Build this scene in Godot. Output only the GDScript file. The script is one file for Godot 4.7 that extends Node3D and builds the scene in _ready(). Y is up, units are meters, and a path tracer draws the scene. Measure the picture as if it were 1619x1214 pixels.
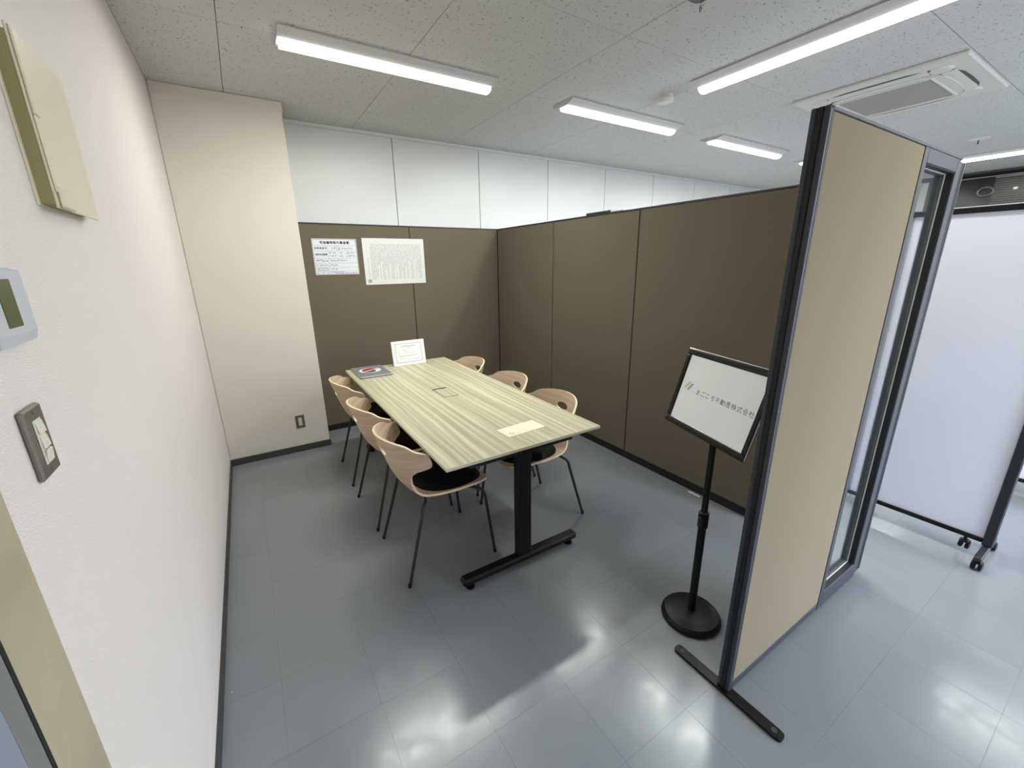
extends Node3D

# ---------------------------------------------------------------- tunables
const LAMP_ENERGY := 2.35
const LENS_GLOW := 3.0
const SKY_ENERGY := 14.0
const EXPOSURE := 1.15
const CEIL := 2.68
const BACK := -4.163          # face of the white panel wall
const COL_Z := -3.775         # face of the cream column
const ROOM_X := 9.25
const ROOM_Z := 2.4

var M := {}
var rng := RandomNumberGenerator.new()
var names := {}

# ---------------------------------------------------------------- node helpers
func numbered(called: String) -> String:
	if not names.has(called):
		names[called] = 0
		return called
	names[called] += 1
	return "%s_%03d" % [called, names[called]]

func part(called: String, mesh: Mesh, mat: Material, parent: Node3D, at := Vector3.ZERO) -> MeshInstance3D:
	var o := MeshInstance3D.new()
	o.name = called
	o.mesh = mesh
	o.material_override = null
	for i in mesh.get_surface_count():
		o.set_surface_override_material(i, mat)
	o.position = at
	o.cast_shadow = GeometryInstance3D.SHADOW_CASTING_SETTING_ON
	parent.add_child(o, true)
	return o

func tag(o: Node3D, label: String, category: String, group := "") -> void:
	o.set_meta("label", label)
	o.set_meta("category", category)
	if group != "":
		o.set_meta("group", group)

func thing(called: String, label: String, category: String, at := Vector3.ZERO, group := "") -> Node3D:
	var o := Node3D.new()
	o.name = numbered(called)
	add_child(o)
	o.position = at
	tag(o, label, category, group)
	return o

func struct_node(called: String, label: String, category: String) -> Node3D:
	var o := Node3D.new()
	o.name = called
	add_child(o)
	tag(o, label, category)
	o.set_meta("kind", "structure")
	return o

func dup(root: Node3D, label: String, at: Vector3, turn := 0.0) -> Node3D:
	var r: Node3D = root.duplicate()
	r.name = numbered(String(root.name).rstrip("0123456789").rstrip("_"))
	add_child(r)
	r.position = at
	r.rotation.y = turn
	r.set_meta("label", label)
	return r

# ---------------------------------------------------------------- mesh helpers
func begin() -> SurfaceTool:
	var st := SurfaceTool.new()
	st.begin(Mesh.PRIMITIVE_TRIANGLES)
	return st

func face(st: SurfaceTool, pts: Array, outward: Vector3, uvs := []) -> void:
	var a: Vector3 = pts[0]
	var b: Vector3 = pts[1]
	var c: Vector3 = pts[2]
	var n := (b - a).cross(c - a)
	var order := range(pts.size())
	if n.dot(outward) > 0.0:
		order.reverse()
	else:
		n = -n
	n = n.normalized()
	for i in range(1, order.size() - 1):
		for k in [order[0], order[i], order[i + 1]]:
			st.set_normal(n)
			st.set_uv(uvs[k] if uvs.size() else Vector2.ZERO)
			st.add_vertex(pts[k])

func rbox(st: SurfaceTool, c: Vector3, s: Vector3, r := 0.0, bs := Basis()) -> void:
	var h := s * 0.5
	r = minf(r, minf(h.x, minf(h.y, h.z)) * 0.95)
	var i := h - Vector3(r, r, r)
	var p := func(axis: int, sg: Vector3) -> Vector3:
		var v := Vector3(sg.x * i.x, sg.y * i.y, sg.z * i.z)
		v[axis] = sg[axis] * h[axis]
		return c + bs * v
	for a in 3:
		var b := (a + 1) % 3
		var d := (a + 2) % 3
		for s1 in [-1.0, 1.0]:
			var q := []
			for uv in [[-1, -1], [1, -1], [1, 1], [-1, 1]]:
				var sg := Vector3()
				sg[a] = s1
				sg[b] = uv[0]
				sg[d] = uv[1]
				q.append(p.call(a, sg))
			var nn := Vector3()
			nn[a] = s1
			face(st, q, bs * nn)
			if r > 0.0:
				for s2 in [-1.0, 1.0]:      # edge between faces a and b, running along d
					var sg1 := Vector3()
					sg1[a] = s1
					sg1[b] = s2
					sg1[d] = -1.0
					var sg2 := sg1
					sg2[d] = 1.0
					var n2 := Vector3()
					n2[a] = s1
					n2[b] = s2
					face(st, [p.call(a, sg1), p.call(b, sg1), p.call(b, sg2), p.call(a, sg2)], bs * n2)
	if r > 0.0:
		for x in [-1.0, 1.0]:
			for y in [-1.0, 1.0]:
				for z in [-1.0, 1.0]:
					var sg := Vector3(x, y, z)
					face(st, [p.call(0, sg), p.call(1, sg), p.call(2, sg)], bs * sg)

func box(c: Vector3, s: Vector3, r := 0.0) -> ArrayMesh:
	var st := begin()
	rbox(st, c, s, r)
	return st.commit()

func span(a: Vector3, b: Vector3, r := 0.0) -> ArrayMesh:   # box between two corners
	return box((a + b) * 0.5, (b - a).abs(), r)

func spanst(st: SurfaceTool, a: Vector3, b: Vector3, r := 0.0) -> void:
	rbox(st, (a + b) * 0.5, (b - a).abs(), r)

func tube(st: SurfaceTool, pts: Array, r: float, sides := 10, caps := true) -> void:
	var rings := []
	var up := Vector3.UP
	var n := pts.size()
	var side := Vector3.ZERO
	for i in n:
		var t: Vector3 = (pts[mini(i + 1, n - 1)] - pts[maxi(i - 1, 0)]).normalized()
		if side == Vector3.ZERO:
			side = t.cross(up)
			if side.length() < 0.1:
				side = t.cross(Vector3.RIGHT)
		side = (side - t * side.dot(t)).normalized()
		var o := t.cross(side)
		var ring := []
		for k in sides:
			var a := TAU * k / sides
			ring.append(side * cos(a) + o * sin(a))
		rings.append(ring)
	for i in n - 1:
		for k in sides:
			var k2 := (k + 1) % sides
			var q := [[i, k], [i + 1, k], [i + 1, k2], [i, k2]]
			var a: Vector3 = pts[i] + rings[i][k] * r
			var b: Vector3 = pts[i + 1] + rings[i + 1][k] * r
			var c: Vector3 = pts[i + 1] + rings[i + 1][k2] * r
			var flip: bool = (b - a).cross(c - a).dot(rings[i][k]) > 0.0
			for m in ([0, 2, 1, 0, 3, 2] if flip else [0, 1, 2, 0, 2, 3]):
				var e = q[m]
				st.set_normal(rings[e[0]][e[1]])
				st.set_uv(Vector2.ZERO)
				st.add_vertex(pts[e[0]] + rings[e[0]][e[1]] * r)
	if caps:
		for e in [[0, 1], [n - 1, n - 2]]:
			var q := []
			for k in sides:
				q.append(pts[e[0]] + rings[e[0]][k] * r)
			face(st, q, pts[e[0]] - pts[e[1]])

func lathe(st: SurfaceTool, prof: Array, seg := 32, c := Vector3.ZERO) -> void:   # profile of Vector2(radius, y), listed with the outside on the left going up or right as met
	for i in prof.size() - 1:
		var p: Vector2 = prof[i]
		var q: Vector2 = prof[i + 1]
		var d := q - p
		var nr := Vector2(d.y, -d.x).normalized()
		for k in seg:
			var a0 := TAU * k / seg
			var a1 := TAU * (k + 1) / seg
			var v := []
			for e in [[p, a0], [q, a0], [q, a1], [p, a1]]:
				v.append([c + Vector3(e[0].x * cos(e[1]), e[0].y, e[0].x * sin(e[1])), Vector3(nr.x * cos(e[1]), nr.y, nr.x * sin(e[1]))])
			var a: Vector3 = v[0][0]
			var mid: Vector3 = v[1][0] - a if p.x != 0.0 else v[1][0] - a
			var g := mid.cross(v[2][0] - a)
			var nn: Vector3 = v[0][1]
			if g.length() < 1e-12:
				g = (v[2][0] - a).cross(v[3][0] - a)
			for m in ([0, 2, 1, 0, 3, 2] if g.dot(nn) > 0.0 else [0, 1, 2, 0, 2, 3]):
				st.set_normal(v[m][1])
				st.set_uv(Vector2.ZERO)
				st.add_vertex(v[m][0])

func prism(st: SurfaceTool, poly: PackedVector2Array, to3: Callable, depth0: float, depth1: float, axis: Vector3) -> void:
	# poly in 2D, to3(Vector2, d) -> Vector3; flat caps and sides
	var idx := Geometry2D.triangulate_polygon(poly)
	for e in [[depth0, -axis], [depth1, axis]]:
		for i in range(0, idx.size(), 3):
			face(st, [to3.call(poly[idx[i]], e[0]), to3.call(poly[idx[i + 1]], e[0]), to3.call(poly[idx[i + 2]], e[0])], e[1] * signf(depth1 - depth0))
	var cen := Vector2.ZERO
	for p in poly:
		cen += p / poly.size()
	for i in poly.size():
		var a := poly[i]
		var b := poly[(i + 1) % poly.size()]
		var d := b - a
		var n2 := Vector2(d.y, -d.x)
		if Geometry2D.is_point_in_polygon((a + b) * 0.5 + n2.normalized() * 1e-4, poly):
			n2 = -n2
		var out: Vector3 = to3.call(n2, 0.0) - to3.call(Vector2.ZERO, 0.0)
		face(st, [to3.call(a, depth0), to3.call(b, depth0), to3.call(b, depth1), to3.call(a, depth1)], out)

func sheet(tl: Vector3, tr: Vector3, br: Vector3, bl: Vector3) -> ArrayMesh:   # a printed face with UVs
	var st := begin()
	var n := -(tr - tl).cross(br - tl)
	face(st, [tl, tr, br, bl], n, [Vector2(0, 0), Vector2(1, 0), Vector2(1, 1), Vector2(0, 1)])
	return st.commit()

func spline(pts: Array, per := 6, closed := false) -> Array:
	var o := []
	var n := pts.size()
	for i in (n if closed else n - 1):
		for k in per:
			var t := float(k) / per
			var a = pts[(i - 1 + n) % n] if closed else pts[maxi(i - 1, 0)]
			var b = pts[i]
			var c = pts[(i + 1) % n]
			var d = pts[(i + 2) % n] if closed else pts[mini(i + 2, n - 1)]
			o.append(0.5 * (2.0 * b + (c - a) * t + (2.0 * a - 5.0 * b + 4.0 * c - d) * t * t + (3.0 * b - a - 3.0 * c + d) * t * t * t))
	if not closed:
		o.append(pts[n - 1])
	return o

# ---------------------------------------------------------------- materials
func col(r: float, g: float, b: float) -> Color:
	return Color(r / 255.0, g / 255.0, b / 255.0)

func mat(c: Color, rough := 0.6, metal := 0.0) -> StandardMaterial3D:
	var m := StandardMaterial3D.new()
	m.albedo_color = c
	m.roughness = rough
	m.metallic = metal
	return m

func noise_tex(size: int, freq: float, lo: Color, hi: Color, seed_: int, oct := 4, kind := FastNoiseLite.TYPE_SIMPLEX_SMOOTH) -> NoiseTexture2D:
	var n := FastNoiseLite.new()
	n.seed = seed_
	n.frequency = freq
	n.noise_type = kind
	n.fractal_octaves = oct
	var t := NoiseTexture2D.new()
	t.width = size
	t.height = size
	t.seamless = true
	t.noise = n
	var g := Gradient.new()
	g.set_color(0, lo)
	g.set_color(1, hi)
	t.color_ramp = g
	return t

func triplanar(m: StandardMaterial3D, scale: Vector3, world := true) -> void:
	m.uv1_triplanar = true
	m.uv1_world_triplanar = world
	m.uv1_scale = scale
	m.uv1_triplanar_sharpness = 8.0

func g(v: float) -> Color:
	return Color(v, v, v)

func ceiling_image() -> ImageTexture:
	var im := Image.create(1024, 1024, false, Image.FORMAT_RGB8)
	im.fill(g(0.97))
	var r := RandomNumberGenerator.new()
	r.seed = 77
	for i in 620:
		var x := r.randf() * 1024.0
		var y := r.randf() * 1024.0
		var a := r.randfn(0.7, 0.7)
		var l := r.randf_range(2.0, 12.0)
		var w := r.randf_range(1.4, 3.4)
		var dark := r.randf_range(0.42, 0.75)
		for k in int(l * 1.7):
			var px := x + cos(a) * k * 0.6 + r.randf_range(-0.8, 0.8)
			var py := y + sin(a) * k * 0.6
			im.fill_rect(Rect2i(int(px) % 1020, int(py) % 1020, int(ceil(w)), int(ceil(w))), g(dark))
	for i in 1800:
		im.fill_rect(Rect2i(r.randi() % 1020, r.randi() % 1020, 1 + r.randi() % 3, 1 + r.randi() % 2), g(r.randf_range(0.7, 0.9)))
	return ImageTexture.create_from_image(im)

func wax_image() -> ImageTexture:      # how worn the wax on the floor is: cloudy, mirrored so that it repeats without a joint
	var n := FastNoiseLite.new()
	n.seed = 12
	n.frequency = 1.0
	n.fractal_octaves = 5
	n.fractal_gain = 0.6
	var im := Image.create(640, 640, false, Image.FORMAT_RGB8)
	for y in 640:
		for x in 640:
			var v := n.get_noise_2d(absf(x - 320.0) / 320.0 * 7.0, absf(y - 320.0) / 320.0 * 7.0)
			im.set_pixel(x, y, g(clampf(0.222 + v * 0.09, 0.15, 0.265)))
	return ImageTexture.create_from_image(im)

func wood_image(seed_: int, dark: Color, light: Color, fx: float, fy: float, size := 768) -> ImageTexture:   # streaks run along v
	var n := FastNoiseLite.new()
	n.seed = seed_
	n.frequency = 1.0
	n.fractal_octaves = 3
	var n2 := FastNoiseLite.new()
	n2.seed = seed_ + 9
	n2.frequency = 1.0
	n2.fractal_octaves = 2
	var im := Image.create(size, size, false, Image.FORMAT_RGB8)
	for y in size:
		for x in size:
			var u := float(x) / size
			var v := float(y) / size
			var w := n2.get_noise_2d(u * 3.0, v * 2.5 * fy) * 0.012
			var b := n.get_noise_2d((u + w) * fx, v * fy) * 0.5 + 0.5
			var f := n2.get_noise_2d((u + w * 0.5) * fx * 6.0, v * fy * 3.0) * 0.5 + 0.5
			var k := clampf((b - 0.5) * 1.25 + 0.5 + (f - 0.5) * 0.5, 0.0, 1.0)
			im.set_pixel(x, y, dark.lerp(light, k))
	return ImageTexture.create_from_image(im)

func build_materials() -> void:
	var paper_relief := noise_tex(512, 0.05, g(0), g(1), 3, 4)
	var m: StandardMaterial3D
	for e in [["wallpaper", col(224, 216, 209)], ["column_paper", col(221, 214, 200)]]:
		m = mat(e[1], 0.85)
		m.heightmap_enabled = true
		m.heightmap_texture = paper_relief
		m.heightmap_scale = 0.10
		triplanar(m, Vector3(5, 9, 5))
		M[e[0]] = m
	m = mat(col(214, 214, 211), 0.9)
	m.albedo_texture = ceiling_image()
	triplanar(m, Vector3(1.1, 1.1, 1.1))
	M.ceiling_board = m
	M.floor_tile = []
	var fr := wax_image()
	for k in 4:
		m = mat(col(131 + k * 0.7, 135 + k * 0.7, 139 + k * 0.7), 1.0)
		m.roughness_texture = fr
		m.roughness_texture_channel = BaseMaterial3D.TEXTURE_CHANNEL_RED
		triplanar(m, Vector3(0.7, 0.7, 0.7))
		M.floor_tile.append(m)
	M.floor_base = mat(col(104, 108, 112), 0.8)
	var fab := noise_tex(512, 0.22, g(0.82), g(1), 21, 3)
	var fabh := noise_tex(512, 0.25, g(0), g(1), 22, 2)
	for e in [["brown_fabric", col(125, 114, 95)], ["beige_fabric", col(151, 137, 110)]]:
		m = mat(e[1], 0.95)
		m.albedo_texture = fab
		m.heightmap_enabled = true
		m.heightmap_texture = fabh
		m.heightmap_scale = 0.04
		triplanar(m, Vector3(3, 3, 3))
		M[e[0]] = m
	m = mat(Color.WHITE, 0.45)
	m.albedo_texture = wood_image(5, col(166, 158, 128), col(222, 214, 186), 26.0, 0.8)
	triplanar(m, Vector3(1.14, 1.0, 0.489), false)
	m.uv1_offset = Vector3(0.5, 0.5, 0.5)
	M.table_wood = m
	M.table_edge = mat(col(206, 198, 172), 0.45)
	m = mat(Color.WHITE, 0.5)
	m.albedo_texture = wood_image(15, col(196, 168, 140), col(224, 198, 169), 16.0, 0.8, 512)
	M.plywood = m
	M.ply_edge = mat(col(236, 214, 178), 0.55)
	M.black_pad = mat(col(9, 9, 10), 0.6)
	M.black_pad.metallic_specular = 0.28
	M.dark_steel = mat(col(62, 60, 57), 0.35, 0.6)
	M.black_metal = mat(col(12, 12, 14), 0.42)
	M.black_metal.metallic_specular = 0.4
	M.frame_grey = mat(col(58, 61, 68), 0.55, 0.1)
	M.frame_dark = mat(col(38, 41, 47), 0.45)
	M.black_strip = mat(col(20, 20, 21), 0.6)
	M.baseboard = mat(col(62, 60, 57), 0.6)
	M.white_panel = mat(col(222, 224, 222), 0.33)
	M.white_paint = mat(col(228, 228, 224), 0.4)
	M.slot_grey = mat(col(92, 91, 90), 0.8)
	M.housing = mat(col(204, 203, 202), 0.45)
	M.shadow_gap = mat(col(70, 70, 68), 0.9)
	M.plastic_white = mat(col(222, 221, 214), 0.4)
	M.plastic_grey = mat(col(196, 198, 202), 0.45)
	M.ac_grille = mat(col(184, 180, 170), 0.7)
	M.ac_grille.albedo_texture = noise_tex(256, 0.3, g(0.8), g(1), 31, 1)
	triplanar(M.ac_grille, Vector3(9, 9, 9))
	M.dark_gap = mat(col(30, 30, 30), 0.9)
	M.lcd = mat(col(80, 84, 38), 0.3)
	M.switch_plate = mat(col(120, 113, 104), 0.35, 0.5)
	M.ivory = mat(col(218, 213, 196), 0.4)
	M.box_body_shaded = mat(col(150, 138, 92), 0.45)  # darkened to olive: the shade on the box's side is in the colour
	M.box_cover = mat(col(214, 204, 176), 0.4)
	M.door_frame = mat(col(192, 181, 150), 0.4)
	M.door_frame.albedo_texture = noise_tex(256, 0.012, g(0.88), g(1), 51, 5)
	triplanar(M.door_frame, Vector3(1.5, 1.5, 1.5))
	M.door_leaf = mat(col(142, 149, 163), 0.4)
	M.grey_wall = mat(col(104, 103, 99), 0.8)
	M.door_strip = mat(col(128, 128, 122), 0.5)
	M.aluminium = mat(col(205, 205, 203), 0.3, 0.8)
	m = mat(col(243, 241, 245), 0.45)
	m.heightmap_enabled = true
	m.heightmap_texture = noise_tex(256, 0.3, g(0), g(1), 41, 1)
	m.heightmap_scale = 0.03
	triplanar(m, Vector3(40, 0.3, 40))
	m.backlight_enabled = true
	m.backlight = col(215, 217, 226)
	M.screen_sheet = m
	m = mat(Color(0.85, 0.93, 0.95, 0.015), 0.03)
	m.transparency = BaseMaterial3D.TRANSPARENCY_ALPHA
	M.glass = m
	m = mat(Color(0.95, 0.97, 0.97, 0.05), 0.05)
	m.transparency = BaseMaterial3D.TRANSPARENCY_ALPHA
	M.acrylic = m
	M.dark_pane = mat(col(40, 41, 42), 0.18)
	M.smoked_pane = mat(col(66, 66, 60), 0.3)
	M.louvre = mat(col(120, 120, 112), 0.3, 0.5)
	M.brass = mat(col(150, 130, 84), 0.4, 0.3)
	m = mat(Color.WHITE, 0.5)
	m.emission_enabled = true
	m.emission = Color(0.995, 1.0, 0.985)
	m.emission_energy_multiplier = LENS_GLOW
	M.lens = m
	M.paper = mat(col(238, 238, 236), 0.7)
	M.envelope = mat(col(240, 233, 205), 0.7)
	M.folder_grey = mat(col(136, 140, 144), 0.3)

# ---------------------------------------------------------------- lettering
const GLYPH := {
	"ma": "2,3 8,3|2.2,5 7.8,5|5,1 5,8 4,9 2.6,9 2,8 3,7.2 5,7.4 8,9", "ko": "2.5,2.5 7,2.4 6,3.4|2,6.5 2.2,8 4,8.7 8.2,8.5",
	"go": "2.5,2.5 7,2.4 6,3.4|2,6.5 2.2,8 4,8.7 8.2,8.5|7.8,0.8 8.6,2|9,0.4 9.7,1.5", "ro": "2.5,2 7,2 3,6 5.5,4.8 7.5,5.5 8,7 6.8,8.6 4,9.2",
	"fu": "1,2 9,2|5.6,2 3.8,4.6 1,6.6|5,4 5,9.6|6,4.4 9,6.6",
	"dou": "0.6,1.8 5,1.4|0.4,3 5.4,3|1,4 4.8,4 4.8,6.4 1,6.4 1,4|1,5.2 4.8,5.2|2.9,1.6 2.9,8.6|0.8,7.4 5,7.4|0.4,8.9 5.4,8.5|5.8,3.4 9.3,3.4 9,8.8 8,9.2|7.4,1 7.2,5 5.6,9.2",
	"san": "2,1.4 8.4,1.4|5,0.4 5,1.4|3.4,1.8 4,3|6.8,1.8 6,3|1.2,3.2 9,3.2|1.8,3.2 1.6,6.5 0.6,9.4|4,4 3,6|3.6,5 8.6,5|6,4 6,9|3.6,7 8.2,7|2.6,9 9.4,9",
	"kabu": "0.6,3 4.4,3|2.5,0.6 2.5,9.6|2.5,3.2 0.6,6.6|2.6,4 4.2,5.4|5.6,1.2 4.8,3.4|5.2,2.6 9,2.6|4.6,5 9.6,5|7.2,0.6 7.2,9.6|7,5.2 4.6,8.6|7.4,5.2 9.6,8.4",
	"shiki": "0.8,2.8 9.4,2.8|6.4,0.6 6.8,5 8.2,8.6 9.4,9.2 9.6,7.6|7.8,0.8 8.8,1.8|1.6,5.2 5.4,5.2|3.4,5.2 3.4,8.6|1,9 5.8,8.2",
	"kai": "5,0.5 3,3 0.6,5|5,0.5 7,3 9.4,5|3,4.2 7,4.2|1.6,6 8.4,6|4.6,6 2.8,9 7.4,8.6|6.4,7.2 8,9.4",
	"sha": "2.6,0.6 3,1.6|0.8,2.8 4.6,2.8 0.6,6.4|2.7,4.4 2.7,9.6|3.2,5 4.4,6.2|5.4,4 9.4,4|7.3,0.8 7.3,9|5,9 9.8,9",
	"taku": "5,0.4 5,1.6|1,3.2 1,1.8 9,1.8 9,3.2|7,3 3,4.2|1.4,6 8.8,5.2|4.8,3.8 4.8,8.4 6,9.2 9,9 9,7.6",
	"chi": "0.4,3.4 4,3.4|2.2,1 2.2,8|0.4,8.6 4,7.6|4.4,4.8 9,3.4 8.8,6.2 7.8,6.4|6.6,0.8 6.6,7|5.2,2.4 5.2,8.4 6,9.2 9.4,9 9.4,7.4",
	"ken": "4,2 8.6,2 8.6,4.6 4,4.6|3.6,3.3 9.6,3.3|4,6 9,6|3.6,7.4 9.4,7.4|6.4,0.8 6.4,8.6|0.6,1.6 2.8,1.6 1.4,4.2 2.8,4.4 2,7 0.6,9|1,6 3.4,8.4 9.6,9.4",
	"butsu": "1.4,1.4 0.8,3.6|1,2.8 4,2.8|2.6,0.6 2.6,9.6|0.6,6.4 4.2,5.2|5.6,0.8 4.4,4|5.2,2.6 9.2,2.6 8.8,8.8 7.8,9.2|6.6,2.8 4.4,6.6|8,2.8 5,8.8",
	"tori": "0.6,1.4 5.4,1.4|1.6,1.4 1.6,7.6|4.4,1.4 4.4,9.6|1.6,3.4 4.4,3.4|1.6,5.4 4.4,5.4|0.4,7.8 5.4,6.8|5.6,2.6 9,2.6 7.6,6.6 5.4,9.2|6,3.4 7.4,6.6 9.6,9.2",
	"hiki": "1.2,1.6 5,1.6 5,3.6 1.4,3.6 1,5.6 5.4,5.6 5,8.6 3.6,9.2|8,0.8 8,9.6",
	"gyou": "3.8,0.6 3.8,2.4|6.2,0.6 6.2,2.4|1.8,1 2.6,2.2|8.2,1 7.4,2.2|0.8,2.6 9.2,2.6|3.2,2.8 3.8,3.8|6.8,2.8 6.2,3.8|1.4,4 8.6,4|2,5.2 8,5.2|0.6,6.6 9.4,6.6|5,4 5,9.8|4.6,6.8 1,9.2|5.4,6.8 9,9.2",
	"mono": "2,2 7.4,2|4.6,0.6 4.6,4|0.6,4 9.4,4|8.6,1.2 5,4.8 0.8,7|3,5.4 7.8,5.4 7.8,9.4 3,9.4 3,5.4|3,7.4 7.8,7.4",
	"hyou": "0.8,1.2 9.2,1.2|1.8,2.6 8.2,2.6 8.2,4.6 1.8,4.6 1.8,2.6|4,1.2 4,4.6|6,1.2 6,4.6|2.2,5.8 7.8,5.8|0.6,7.2 9.4,7.2|5,7.2 5,9.6|2.8,8 1.6,9.4|7.2,8 8.6,9.4",
	"men": "3.8,0.6 1.6,3|3.2,1.6 6.4,1.6 5,3|2,3 8.2,3 8.2,5.2 2,5.2 2,3|5,3 4.4,6 0.8,9.4|5.8,5.2 5.8,8.6 9.2,9 9.4,7.6",
	"kyo": "1,1 4,1|0.4,2.4 4.6,2.4|1,3.8 4,3.8|1,5.2 4,5.2|1,6.6 4,6.6 4,9 1,9 1,6.6|6.4,0.8 5.4,3.4|6,2.6 9.2,2.6|4.8,5.2 9.8,5.2|7.4,2.6 7.4,9.6",
	"shou": "1,1 4,1|0.4,2.4 4.6,2.4|1,3.8 4,3.8|1,5.2 4,5.2|1,6.6 4,6.6 4,9 1,9 1,6.6|5.2,1.6 9.6,1.6|7.6,1.6 7.6,9|7.6,5 9.4,5|6,4 6,9|4.8,9 9.8,9",
	"ban": "8,0.6 2,1.6|1,3.2 9,3.2|5,1.2 5,5|4.6,3.4 1,5.6|5.4,3.4 9,5.6|2.4,5.6 7.6,5.6 7.6,9.6 2.4,9.6 2.4,5.6|5,5.6 5,9.6|2.4,7.6 7.6,7.6",
	"gou": "2.6,0.8 7.4,0.8 7.4,3.4 2.6,3.4 2.6,0.8|0.8,4.8 9.2,4.8|3,4.8 2.6,6.6 7.8,6.6 7.4,9.2 5.4,9.4",
	"yuu": "0.8,2.2 9.2,2.2|4.4,0.6 3,4.4 0.8,6.6|3.4,4 7.6,4 7.6,8.8 6.4,9.4|3.4,4 3.4,9.6|3.4,5.6 7.6,5.6|3.4,7.2 7.6,7.2",
	"kou": "2.8,0.6 2.8,1.8|0.6,2 5.2,2|1.8,2.8 0.8,4.4|3.8,2.8 5,4.2|4.4,4.6 0.8,9|1.6,4.8 5,8.4|5.6,3.2 9.4,3.2 9,8.8 7.8,9.2|7.2,0.8 7,5 5.4,9.2",
	"ki": "1.6,0.8 1.6,6.6|4.2,0.8 4.2,6.6|0.6,2.2 5.4,2.2|1.6,3.6 4.2,3.6|1.6,5 4.2,5|0.4,6.8 5.4,6.8|2,7.4 0.8,9.4|3.8,7.4 5,9.2|6.2,1.4 9.2,1.4 9.2,9 8.2,9.2|6.2,1.4 6.2,6 5.4,9.4|6.2,3.8 9.2,3.8|6.2,6.2 9.2,6.2",
	"kan": "0.8,1 0.8,9.6|0.8,1 4.2,1 4.2,4 0.8,4|0.8,2.5 4.2,2.5|9.2,1 9.2,9.2 8.2,9.4|9.2,1 5.8,1 5.8,4 9.2,4|5.8,2.5 9.2,2.5|3.2,5.4 6.8,5.4 6.8,9 3.2,9 3.2,5.4|3.2,7.2 6.8,7.2",
}

func ink(im: Image, a: Vector2, b: Vector2, r: float, c: Color) -> void:
	var x0 := maxi(0, int(minf(a.x, b.x) - r - 1))
	var x1 := mini(im.get_width() - 1, int(maxf(a.x, b.x) + r + 1))
	var y0 := maxi(0, int(minf(a.y, b.y) - r - 1))
	var y1 := mini(im.get_height() - 1, int(maxf(a.y, b.y) + r + 1))
	for y in range(y0, y1 + 1):
		for x in range(x0, x1 + 1):
			var p := Vector2(x + 0.5, y + 0.5)
			var d := p.distance_to(Geometry2D.get_closest_point_to_segment(p, a, b))
			var k := clampf(r + 0.5 - d, 0.0, 1.0)
			if k > 0.0:
				im.set_pixel(x, y, im.get_pixel(x, y).lerp(c, k * c.a))

func write(im: Image, chars: String, at: Vector2, size: float, step: float, weight: float, c: Color) -> void:
	var x := at.x
	for ch in chars.split(" "):
		if GLYPH.has(ch):
			for stroke in String(GLYPH[ch]).split("|"):
				var last := Vector2(-1, -1)
				for xy in stroke.split(" "):
					var v := xy.split(",")
					var p := Vector2(x + float(v[0]) * size / 10.0, at.y + float(v[1]) * size / 10.0)
					if last.x >= 0.0:
						ink(im, last, p, weight, c)
					last = p
		x += step

func smudge(im: Image, at: Vector2, n: int, size: float, step: Vector2, c: Color) -> void:   # rows of marks too small to read
	for i in n:
		var o := at + step * i
		for k in 4:
			var a := o + Vector2(rng.randf() * size, rng.randf() * size)
			var b := a + (Vector2(size * rng.randf_range(0.3, 0.7), 0) if k % 2 == 0 else Vector2(0, size * rng.randf_range(0.3, 0.7)))
			ink(im, a, b, size * 0.07 + 0.3, c)

func print_mat(im: Image, rough := 0.6) -> StandardMaterial3D:
	im.generate_mipmaps()
	var m := mat(Color.WHITE, rough)
	m.albedo_texture = ImageTexture.create_from_image(im)
	m.texture_repeat = false
	return m

func sign_print() -> StandardMaterial3D:
	var im := Image.create(1100, 780, false, Image.FORMAT_RGB8)
	im.fill(col(250, 250, 250))
	for e in [[Vector2(64, 388), Vector2(112, 308), col(194, 207, 132)], [Vector2(112, 402), Vector2(160, 322), col(146, 158, 198)]]:
		for k in 12:
			ink(im, e[0] + Vector2(k * 2.6, 0), e[1] + Vector2(k * 2.6, 0), 2.0, e[2])
	var pale := col(214, 216, 220)
	for k in 20:
		var a := lerpf(-0.4, 2.6, k / 20.0)
		var b := lerpf(-0.4, 2.6, (k + 1) / 20.0)
		ink(im, Vector2(206, 372) + Vector2(-cos(a), sin(a)) * 34.0, Vector2(206, 372) + Vector2(-cos(b), sin(b)) * 34.0, 4.0, col(222, 222, 206) if k > 9 else pale)
	write(im, "ma go ko ro fu dou san kabu shiki kai sha", Vector2(262, 352), 68, 75, 2.5, col(70, 70, 76))
	return print_mat(im, 0.5)

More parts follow.
